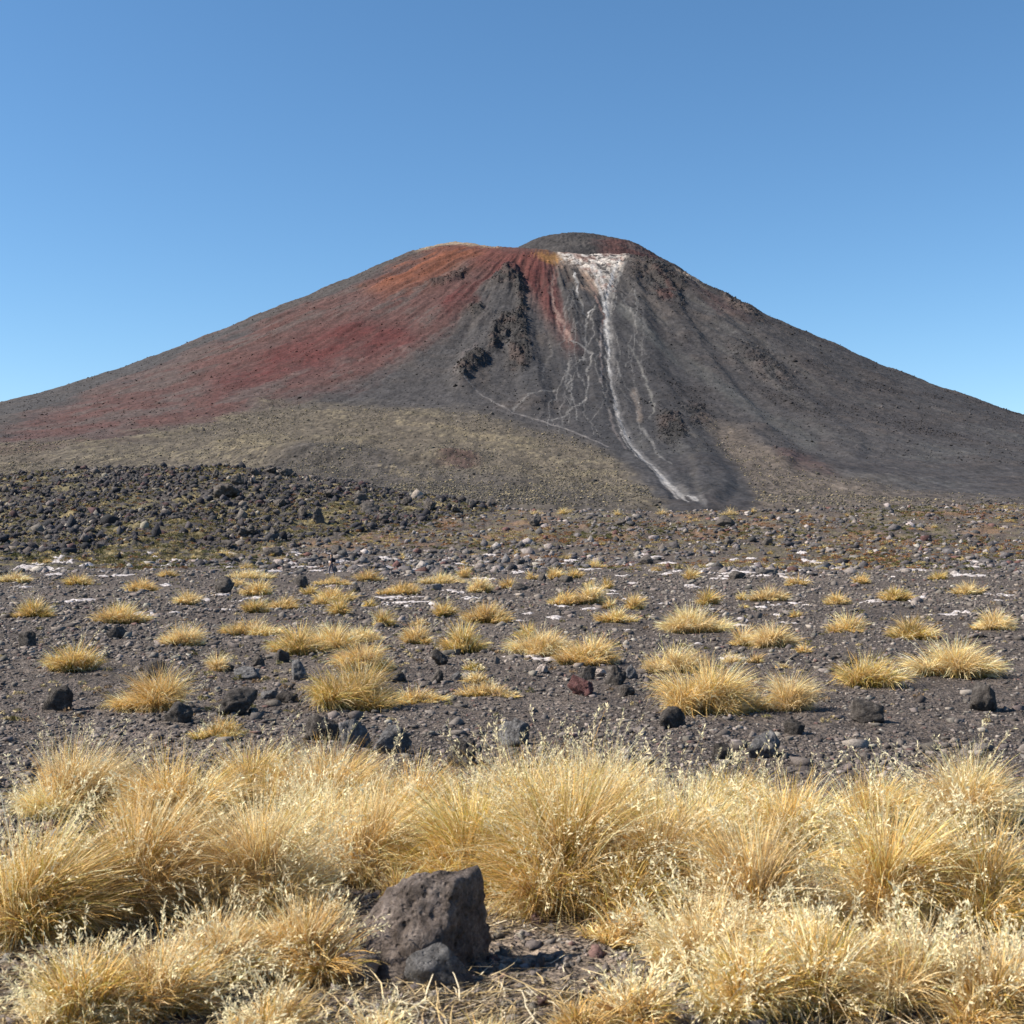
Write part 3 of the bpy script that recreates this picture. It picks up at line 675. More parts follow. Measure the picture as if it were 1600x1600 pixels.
def rock(px, base, wd, ht, kind, label, seed, name='rock', group=None, cat='rock', planes=None, proto=None, depth=1.0, sink=0.25, noise=(0.10, 2.0), rot=0.0, smooth=0.1):
    x, y, z = at(px, base); s = scale_at(y); rx = wd * 0.5 / s; rz = ht / s / (2 - 2 * sink) ; r = np.random.default_rng(seed)
    y += rx * depth * 0.5
    V0, Fc = proto or ICO4
    P = rock_mesh(V0, planes or rand_planes(r, 16, 0.72, 1.0), noise, seed, (1, 1, 1), smooth)
    P = P / np.abs(P).max(0) * np.array([rx, rx * depth, rz])
    o = mesh_np(name, P, Fc, kind, None, True, loc=(x, y, float(gz(x, y, False)) + rz * (1 - 2 * sink)))
    o.rotation_euler.z = rot
    return tag(o, label, cat, group)

BP = [(-0.10, 0.05, 1, 0.62), (-0.58, -0.10, 0.80, 0.54), (0.93, -0.40, 0.04, 0.66), (0.75, -0.2, 0.65, 0.93), (-0.06, -0.80, 0.60, 0.66), (-0.45, -0.75, 0.50, 0.62), (0.1, 1, 0.25, 0.75), (-1, 0.1, 0.15, 1.0), (0.35, -0.95, 0.1, 0.78), (-0.7, 0.6, 0.4, 0.95), (0, 0, -1, 0.7)]
o = rock(654, 1526, 248, 154, M_BOULDER, 'big brownish grey wedge-shaped boulder in front of the tall golden grass', 21, 'boulder', cat='boulder', planes=BP, proto=ICO5, depth=0.8, sink=0.22, noise=(0.11, 3.6), smooth=0.06)
rock(680, 1552, 132, 82, M_ROCK_GREY, 'rounded blue-grey rock lying against the foot of the big wedge-shaped boulder', 22, proto=ICO4, depth=0.7, noise=(0.08, 2.0))
rock(556, 1534, 74, 56, M_ROCK_PALE, 'pinkish white stone left of the rounded blue-grey rock by the big boulder', 23, 'stone', depth=0.8, noise=(0.08, 2.0))
ROCKS = [  # px, base, width, height, material, name, label
    (503, 1158, 58, 42, 'D', 'rock', 'dark rough rock beside the pale-topped rock, just behind the seed heads at left'),
    (545, 1168, 62, 50, 'G', 'rock', 'pale-topped brownish rock just behind the seed heads at left'),
    (614, 1180, 62, 46, 'G', 'rock', 'grey pyramid-shaped rock half hidden behind the golden grass left of centre'),
    (722, 1200, 48, 46, 'D', 'rock', 'dark upright rock in the gap of the golden grass at the centre'),
    (806, 1164, 60, 44, 'G', 'rock', 'grey sloping rock with a black shaded side behind the central golden grass'),
    (1051, 1136, 44, 34, 'D', 'rock', 'rounded dark rock in front of the large tussock on the right'),
    (1130, 1190, 34, 42, 'D', 'rock', 'narrow dark rock standing left of the broad grey rock at right'),
    (1200, 1185, 66, 46, 'G', 'rock', 'broad grey rock behind the seed heads at the right'),
    (1244, 1150, 36, 26, 'D', 'rock', 'small dark rock behind the broad grey rock at right'),
    (962, 1071, 36, 32, 'D', 'rock', 'round black rock amid the cluster of stones right of centre'),
    (985, 1060, 26, 26, 'G', 'rock', 'pale grey upright slab beside the round black rock'),
    (913, 1087, 54, 32, 'R', 'rock', 'reddish scoria rock left of the round black rock'),
    (919, 1063, 26, 26, 'D', 'rock', 'dark rock standing behind the reddish scoria rock'),
    (937, 1056, 22, 16, 'P', 'stone', 'pale flat stone between the two dark rocks of the cluster'),
    (980, 1088, 28, 22, 'D', 'rock', 'small black lump in front of the round black rock'),
    (846, 1052, 22, 14, 'P', 'stone', 'pale cream stone alone on the gravel below the long tussock'),
    (690, 1040, 36, 26, 'D', 'rock', 'dark rock below the olive dome-shaped tussock'),
    (685, 1066, 28, 22, 'D', 'rock', 'dark rock in front of the one below the olive dome-shaped tussock'),
    (714, 1063, 24, 14, 'G', 'stone', 'low grey stone left of the small green cushion of grass'),
    (616, 1066, 36, 18, 'D', 'rock', 'low dark rock beyond the right end of the large leaning tussock'),
    (440, 1036, 30, 24, 'D', 'rock', 'blackish rock at the foot of the olive-based tussock on the left'),
    (464, 1062, 34, 32, 'P2', 'rock', 'flat brownish grey slab left of the large leaning tussock'),
    (384, 1062, 46, 24, 'G', 'rock', 'grey humped rock on the bare gravel at left'),
    (404, 1042, 26, 20, 'D', 'rock', 'small dark rock behind the grey humped rock at left'),
    (354, 1050, 24, 18, 'D', 'rock', 'small blackish rock left of the grey humped rock'),
    (362, 1118, 70, 42, 'D', 'rock', 'broad dark rock at the left edge of the bare gravel'),
    (450, 1098, 40, 18, 'D', 'rock', 'low dark rock left of the base of the large leaning tussock'),
    (420, 1092, 28, 14, 'G', 'stone', 'low grey stone between the broad dark rock and the large leaning tussock'),
    (348, 928, 34, 28, 'D', 'rock', 'round black rock among the straw tussocks at the far left'),
    (470, 918, 24, 24, 'D', 'rock', 'pointed black rock left of the tussocks in front of the hiker'),
    (555, 925, 16, 12, 'D', 'rock', 'small dark rock at the right end of the tussocks in front of the hiker'),
    (682, 923, 18, 12, 'G', 'stone', 'small grey stone at the right end of the long low tussock'),
    (848, 908, 14, 12, 'D', 'rock', 'small round black rock right of the tiny round tussock in mid plain'),
    (885, 910, 26, 14, 'D', 'rock', 'low dark pointed rock in front of the double straw tussock'),
    (812, 923, 30, 12, 'D', 'rock', 'low dark slab at the foot of the straw tussock in mid plain'),
    (1012, 882, 26, 14, 'D', 'rock', 'dark blocky rock far out on the plain right of centre'),
    (1150, 905, 34, 14, 'D', 'rock', 'dark low ledge of rock below the broad pale lichen patch'),
    (1138, 851, 18, 12, 'D', 'rock', 'purplish dark rock on the rubble ridge above the green scrub'),
    (1200, 853, 20, 12, 'D', 'rock', 'dark rock right of the purplish one on the rubble ridge'),
    (1135, 823, 34, 18, 'D', 'rock', 'dark outcrop near the crest of the rubble ridge'),
    (835, 822, 22, 18, 'D', 'rock', 'dark pointed rock on the ridge below the crest tussocks'),
    (970, 822, 18, 10, 'D', 'rock', 'dark flat rock under the small crest tussock'),
    (995, 790, 12, 10, 'D', 'rock', 'small black block on the very crest of the ridge'),
    (527, 868, 24, 16, 'D', 'rock', 'dark jagged rock behind the white lichen patch near the hiker'),
    (425, 868, 30, 16, 'D', 'rock', 'dark jagged rock on the far left of the plain'),
]
MATK = {'D': M_ROCK_DARK, 'G': M_ROCK_GREY, 'R': M_ROCK_RED, 'P': M_ROCK_PALE, 'P2': M_ROCK_GREY}
for i, (px_, b_, w_, h_, k_, nm, lab) in enumerate(ROCKS):
    rock(px_, b_, w_, h_, MATK[k_], lab, 300 + i, nm, cat='stone' if nm == 'stone' else 'rock', depth=0.85, noise=(0.24, 1.9), rot=0, sink=0.3)
LAVA = [(352, 778, 44, 22), (372, 760, 22, 20), (420, 738, 24, 12), (444, 744, 26, 14), (336, 748, 16, 20), (395, 742, 18, 12), (437, 792, 24, 12), (474, 808, 20, 16), (496, 820, 22, 34), (509, 780, 24, 14), (430, 806, 16, 10), (560, 782, 28, 16), (575, 802, 36, 22), (598, 815, 20, 12), (635, 788, 18, 14), (672, 800, 26, 22), (711, 802, 16, 12), (768, 792, 18, 10), (388, 836, 44, 12), (430, 842, 20, 18), (350, 858, 30, 14)]
for i, (px_, b_, w_, h_) in enumerate(LAVA):
    rock(px_, b_, w_, h_, M_ROCK_DARK, 'jagged black lava block jutting from the dark rubble field on the left', 500 + i, 'lava_block', planes=rand_planes(np.random.default_rng(700 + i), 11, 0.45, 1.0), group='black lava blocks in the rubble field', cat='lava block', depth=0.9, noise=(0.42, 3.4), sink=0.22)
SIDE = [(90, 1110, 60, 40, 'left of the photo'), (240, 1060, 40, 28, 'left'), (180, 1000, 30, 22, 'left'), (280, 1130, 50, 36, 'left'), (40, 1010, 34, 26, 'left'), (1360, 1130, 56, 40, 'right'), (1450, 1050, 44, 32, 'right'), (1330, 1040, 30, 22, 'right'), (1540, 1110, 60, 44, 'right'), (1400, 985, 26, 18, 'right')]
LN = ['large humped dark rock nearest the left margin', 'middling dark rock behind the humped one at the left margin', 'small dark rock far back at the left margin', 'grey-black rock at left just behind the foreground grass', 'dark knob of rock at the extreme left of the plain', 'humped dark rock just behind the foreground grass toward the right margin', 'dark rock midway along the right margin of the plain', 'small dark rock beside the right-hand tussocks', 'large dark rock at the extreme right of the plain', 'smallest dark rock, far back toward the right margin']
for i, ((px_, b_, w_, h_, _), lab) in enumerate(zip(SIDE, LN)):
    rock(px_, b_, w_, h_, M_ROCK_DARK, lab, 560 + i, 'rock', depth=0.85, noise=(0.13, 2.2))

# ---------------------------------------------------------------- tussock grass
STRAW = np.array([(0.81, 0.57, 0.25), (0.89, 0.72, 0.45), (0.77, 0.465, 0.14), (0.38, 0.30, 0.06), (0.38, 0.23, 0.11)])
STYLES = {  # straw, pale, golden, olive, brown
    'gold': [0.36, 0.27, 0.20, 0.10, 0.07], 'pale': [0.34, 0.48, 0.08, 0.04, 0.06], 'olive': [0.28, 0.18, 0.18, 0.28, 0.08],
    'brown': [0.30, 0.24, 0.18, 0.08, 0.20], 'green': [0.12, 0.05, 0.10, 0.68, 0.05]}

def blades(rng, n, rx, ry, h, wid, seg, lean, splay, style, droop, chaos=0.4):
    """root positions in an ellipse, blades arch outwards and bend over; returns V, F, colour"""
    nt_ = int(np.clip(3 + 5 * rx / max(h, 0.05), 4, 11))                 # a tussock is several tufts grown together
    ta = np.arange(nt_) * 2.39996 + rng.uniform(0, 6.283) + rng.normal(size=nt_) * 0.35; tq = np.clip(np.sqrt(np.arange(nt_) / max(nt_ - 1, 1)) + 0.1 * rng.normal(size=nt_), 0.05, 1.05) * 0.98
    tx, ty = np.cos(ta) * tq, np.sin(ta) * tq; tr = rng.uniform(0.2, 0.5, nt_); th_ = rng.uniform(0.4, 1.12, nt_); th_[0] = 1.05
    tl = rng.normal(size=(nt_, 2)) * (0.2 if chaos < 0.6 else 0.32)
    k_ = rng.integers(0, nt_, n)
    a = rng.uniform(0, 6.283, n); q = np.sqrt(rng.uniform(0, 1, n))
    lx, ly = np.cos(a) * q * tr[k_], np.sin(a) * q * tr[k_]
    ox, oy = tx[k_] + lx, ty[k_] + ly
    q = np.minimum(np.hypot(ox, oy), 1.0)
    L = h * rng.uniform(0.5, 1.15, n) * (1.08 - 0.22 * q ** 2) * th_[k_]
    az = np.arctan2(oy + 1.3 * ly, ox + 1.3 * lx) + rng.normal(size=n) * 0.95
    wild = rng.uniform(0, 1, n) < chaos; az = np.where(wild, rng.uniform(0, 6.283, n), az)      # stray, crossing and broken blades
    kink = np.where(rng.uniform(0, 1, n) < 0.12 + 0.2 * chaos, rng.uniform(0.5, 1.7, n), 0.0); kpos = rng.uniform(0.25, 0.8, n)
    lean = ((lean[0] + tl[k_, 0]), (lean[1] + tl[k_, 1]))
    t0 = np.abs(rng.normal(size=n)) * 0.12 + splay * 0.45 * q
    t1 = t0 + droop * rng.uniform(0.15, 1.5, n) + splay * 0.5 * q
    dx, dy = np.cos(az), np.sin(az)
    pts = np.zeros((n, seg + 1, 3)); pts[:, 0, 0] = ox * rx * 0.8; pts[:, 0, 1] = oy * ry * 0.8
    tang = np.zeros((n, seg + 1, 3))
    for k in range(seg + 1):
        f = k / seg; th = t0 + (t1 - t0) * f ** 1.3 + kink * (f > kpos)
        d = np.stack([dx * np.sin(th) + lean[0] * (0.3 + f), dy * np.sin(th) + lean[1] * (0.3 + f), np.cos(th)], -1)
        d /= np.linalg.norm(d, axis=1)[:, None]; tang[:, k] = d
        if k: pts[:, k] = pts[:, k - 1] + (tang[:, k - 1] + d) * 0.5 * (L / seg)[:, None]
    pts[..., 2] = np.maximum(pts[..., 2], 0.012 + 0.03 * rng.uniform(0, 1, n)[:, None] * (np.arange(seg + 1) > 0))
    sd = np.cross(tang, rng.normal(size=(n, 1, 3))); sd /= np.linalg.norm(sd, axis=2)[..., None] + 1e-9
    wk = wid * rng.uniform(0.6, 1.3, n)[:, None] * (1 - 0.88 * (np.arange(seg + 1) / seg) ** 1.6)[None]
    V = np.stack([pts - sd * wk[..., None] * 0.5, pts + sd * wk[..., None] * 0.5], 2)
    ci = rng.choice(5, n, p=STYLES[style]); c = STRAW[ci] * rng.uniform(0.65, 1.2, n)[:, None] * (rng.uniform(0.8, 1.12, nt_)[k_] * rng.uniform(0.88, 1.06))[:, None]
    tt = (np.arange(seg + 1) / seg)[None, :, None]
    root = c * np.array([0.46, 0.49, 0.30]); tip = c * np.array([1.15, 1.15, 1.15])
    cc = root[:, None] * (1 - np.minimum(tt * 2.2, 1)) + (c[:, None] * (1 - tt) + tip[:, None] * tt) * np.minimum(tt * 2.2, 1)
    cc = np.repeat(cc[:, :, None], 2, 2)
    i = (np.arange(n) * (seg + 1) * 2)[:, None] + (np.arange(seg) * 2)[None]
    Fq = np.stack([i, i + 1, i + 3, i + 2], -1).reshape(-1, 4)
    return V.reshape(-1, 3), Fq, np.clip(cc.reshape(-1, 3), 0.01, 0.85), pts

def seeds(rng, n, rx, ry, h, lean, wid, splay, big):
    """flowering stems with pale open panicles"""
    V, Fq, cc, pts = blades(rng, n, rx, ry, h * 1.22, wid * 0.8, 5, lean, splay * 0.75, 'pale', 0.5)
    Vs, Fs, Cs = [V], [Fq], [np.clip(cc * 1.1, 0, 0.85)]; off = len(V)
    per = 14
    top = pts[:, -1]; d = pts[:, -1] - pts[:, -2]; d /= np.linalg.norm(d, axis=1)[:, None]
    pl = big * rng.uniform(0.7, 1.3, n)
    f = rng.uniform(0, 1, (n, per)); c = top[:, None] - d[:, None] * (f * pl[:, None])[..., None]
    dirs = d[:, None] * 0.9 + rng.normal(size=(n, per, 3)) * 0.5; dirs /= np.linalg.norm(dirs, axis=2)[..., None]
    sl = (pl[:, None] * 0.20 * rng.uniform(0.6, 1.3, (n, per)))[..., None]
    c = c + dirs * sl * 0.8
    b = np.cross(dirs, rng.normal(size=(n, per, 3))); b /= np.linalg.norm(b, axis=2)[..., None] + 1e-9
    Q = np.stack([c - dirs * sl * 0.5, c + b * sl * 0.13, c + dirs * sl * 0.5, c - b * sl * 0.13], 2).reshape(-1, 3)
    Vs.append(Q); Fs.append(np.arange(n * per * 4).reshape(-1, 4) + off)
    base = np.array([0.88, 0.77, 0.52]) * rng.uniform(0.8, 1.08, (n * per, 1)); Cs.append(np.repeat(base, 4, 0))
    return np.concatenate(Vs), np.concatenate(Fs), np.clip(np.concatenate(Cs), 0, 0.86)

tcount = [0]
def tussock(px, base, wd, ht, style, label, lean=(0.0, 0.0), dens=1.0, seed=True, splay=1.0, group=None, droop=0.9, ry=0.62):
    tcount[0] += 1; r = np.random.default_rng(9000 + tcount[0])
    x, y, z = at(px, base); s = scale_at(y)
    rx = wd * 0.5 / s; h = ht / s
    near = s > 190
    rx *= 1.12 if near else 1.0
    core = rx * 0.66 if near else max(rx - 0.3 * h * splay, rx * 0.5)
    y += core * ry * 0.8
    z = float(gz(x, y, False)) - 0.02
    pxm = s * 0.64                                        # pixels of the final picture per metre
    wid = min(max(0.0062, 0.6 / pxm), 0.03)
    area = wd * 0.64 * ht * 0.64
    nb = int(np.clip(dens * area * np.interp(pxm, [10, 60, 170], [1.6, 0.76, 0.36]), 160, 8000))
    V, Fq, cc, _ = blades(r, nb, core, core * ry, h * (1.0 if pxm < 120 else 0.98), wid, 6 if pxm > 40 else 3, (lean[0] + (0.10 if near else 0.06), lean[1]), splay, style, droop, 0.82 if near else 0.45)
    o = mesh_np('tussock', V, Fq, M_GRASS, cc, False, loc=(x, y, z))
    tag(o, label, 'tussock', group)
    if pxm > 28 and seed and wd > 34:
        ns = int(np.clip(area * (0.017 if pxm > 130 else 0.009 if pxm > 60 else 0.012) * (seed if seed is not True else 1.0), 24, 420))
        V, Fq, cc = seeds(r, ns, core, core * ry, h, lean, wid, splay, 0.12 if pxm > 130 else 0.12 if pxm > 60 else 0.2)
        mesh_np('seed_heads', V, Fq, M_SEED, cc, False, parent=o)
    return o

FG = [  # foreground sward
    (975, 1440, 170, 105, 'olive', 'short olive tussock leaning out from under the right side of the largest tussock', (0.25, -0.1)),
    (840, 1440, 150, 95, 'brown', 'brown matted tussock under the left side of the largest tussock', (-0.2, -0.1)),
    (480, 1350, 220, 130, 'pale', 'pale tussock in the middle of the left-hand foreground grass', (0.25, -0.05)),
    (650, 1375, 190, 120, 'gold', 'golden tussock between the windswept one and the largest tussock', (0.2, 0)),
    (820, 1345, 220, 160, 'gold', 'golden tussock at the left shoulder of the largest foreground tussock', (0, 0)),
    (1090, 1380, 230, 150, 'pale', 'pale tussock between the thick golden one and the back right corner', (0, 0)),
    (385, 1262, 190, 105, 'olive', 'olive-gold tussock at the back left corner of the foreground grass', (0.1, 0)),
    (505, 1275, 230, 110, 'gold', 'golden tussock with tall pale seed stems at the back left of the foreground grass', (0.05, 0)),
    (640, 1310, 210, 120, 'gold', 'golden tussock left of the dark gap behind the big boulder', (0.15, 0)),
    (735, 1330, 170, 105, 'gold', 'low golden tussock closing the gap in the middle of the foreground grass', (0.0, 0)),
    (400, 1432, 250, 190, 'pale', 'bright straw tussock filling the left side of the foreground, leaning right', (0.32, -0.1)),
    (560, 1385, 250, 160, 'pale', 'pale windswept tussock with long blades combed to the right, left of the boulder', (0.45, -0.15)),
    (470, 1535, 200, 125, 'gold', 'golden tussock with loose blades left of the pinkish white stone', (0.15, 0)),
    (735, 1400, 210, 180, 'olive', 'olive-based tussock directly behind the big boulder', (0.0, 0.05)),
    (885, 1425, 310, 222, 'olive', 'largest tussock of the foreground, olive at its base, right behind the boulder', (0.0, 0)),
    (1030, 1420, 240, 195, 'gold', 'thick golden tussock right of the largest one in the foreground', (0.08, 0)),
    (940, 1300, 240, 125, 'pale', 'pale-tipped tussock at the back of the foreground grass near the centre', (0, 0)),
    (1140, 1300, 240, 100, 'olive', 'olive-gold tussock with a dark centre at the back right of the foreground grass', (0.1, 0)),
    (1235, 1360, 230, 140, 'gold', 'golden tussock at the right rear of the foreground grass', (-0.1, 0)),
    (1195, 1475, 300, 185, 'brown', 'brownish straw tussock with many pale flowers at the right front', (-0.1, 0)),
    (1105, 1545, 230, 140, 'pale', 'bright pale tussock with bold seed heads at the bottom right', (0.05, 0)),
    (1245, 1540, 150, 110, 'gold', 'low golden tussock at the bottom right corner', (0, 0)),
    (250, 1290, 220, 120, 'gold', 'golden tussock beyond the left end of the back row of foreground grass', (0.1, 0)),
    (90, 1280, 240, 115, 'pale', 'pale tussock at the far left of the back row of foreground grass', (0.1, 0)),
    (200, 1440, 280, 190, 'gold', 'broad golden tussock in the left margin of the foreground', (0.25, 0)),
    (30, 1470, 240, 190, 'olive', 'olive-gold tussock at the extreme left of the foreground', (0.15, 0)),
    (230, 1600, 250, 130, 'gold', 'golden tussock along the bottom edge at left', (0.1, 0)),
    (330, 1500, 170, 80, 'brown', 'flattened brownish tussock between the bright left-hand tussock and the bottom edge', (0.35, 0)),
    (620, 1420, 150, 70, 'brown', 'low litter-brown tussock just behind the left shoulder of the boulder', (0.3, 0)),
    (980, 1480, 170, 80, 'brown', 'short brown tussock in the gap right of the boulder shadow', (0.1, 0)),
    (1380, 1310, 240, 110, 'gold', 'golden tussock continuing the back row toward the right margin', (0, 0)),
    (1530, 1300, 240, 120, 'pale', 'pale tussock at the extreme right of the back row', (0, 0)),
    (1400, 1450, 280, 190, 'gold', 'broad golden tussock in the right margin of the foreground', (-0.1, 0)),
    (1560, 1460, 230, 180, 'olive', 'olive-gold tussock at the extreme right of the foreground', (-0.1, 0)),
    (1440, 1590, 250, 140, 'pale', 'pale tussock along the bottom edge at right', (0, 0)),
    (330, 1545, 200, 120, 'pale', 'pale tussock filling the bottom left corner', (0.2, 0)),
    (1170, 1600, 200, 130, 'gold', 'golden tussock under the bright pale one at the bottom right', (0, 0)),
    (1290, 1590, 220, 150, 'olive', 'olive-gold tussock between the bottom right corner and the right margin', (0, 0)),
    (110, 1620, 240, 130, 'olive', 'olive-gold tussock at the extreme bottom left', (0.1, 0)),
    (1570, 1610, 220, 140, 'gold', 'golden tussock at the extreme bottom right', (0, 0)),
    (1000, 1610, 150, 90, 'brown', 'brown low tussock at the bottom edge left of the bright pale one', (0, 0)),
    (420, 1650, 210, 100, 'gold', 'golden tussock at the bottom edge left of the boulder, in front of the loose-bladed one', (0.15, 0)),
    (590, 1665, 190, 85, 'brown', 'brownish tussock at the bottom edge straight in front of the boulder', (0.1, 0)),
    (760, 1670, 170, 75, 'pale', 'pale short tussock at the bottom edge below the boulder shadow', (0.1, 0)),
    (905, 1625, 150, 70, 'gold', 'short golden tussock at the bottom edge right of the boulder', (0, 0)),
]
for px_, b_, w_, h_, st_, lab, ln in FG:
    tussock(px_, b_, w_, h_, st_, lab, ln, dens=1.0, seed=False if h_ < 85 else 1.5 if st_ == 'pale' else 1.0, splay=0.85, droop=0.85)
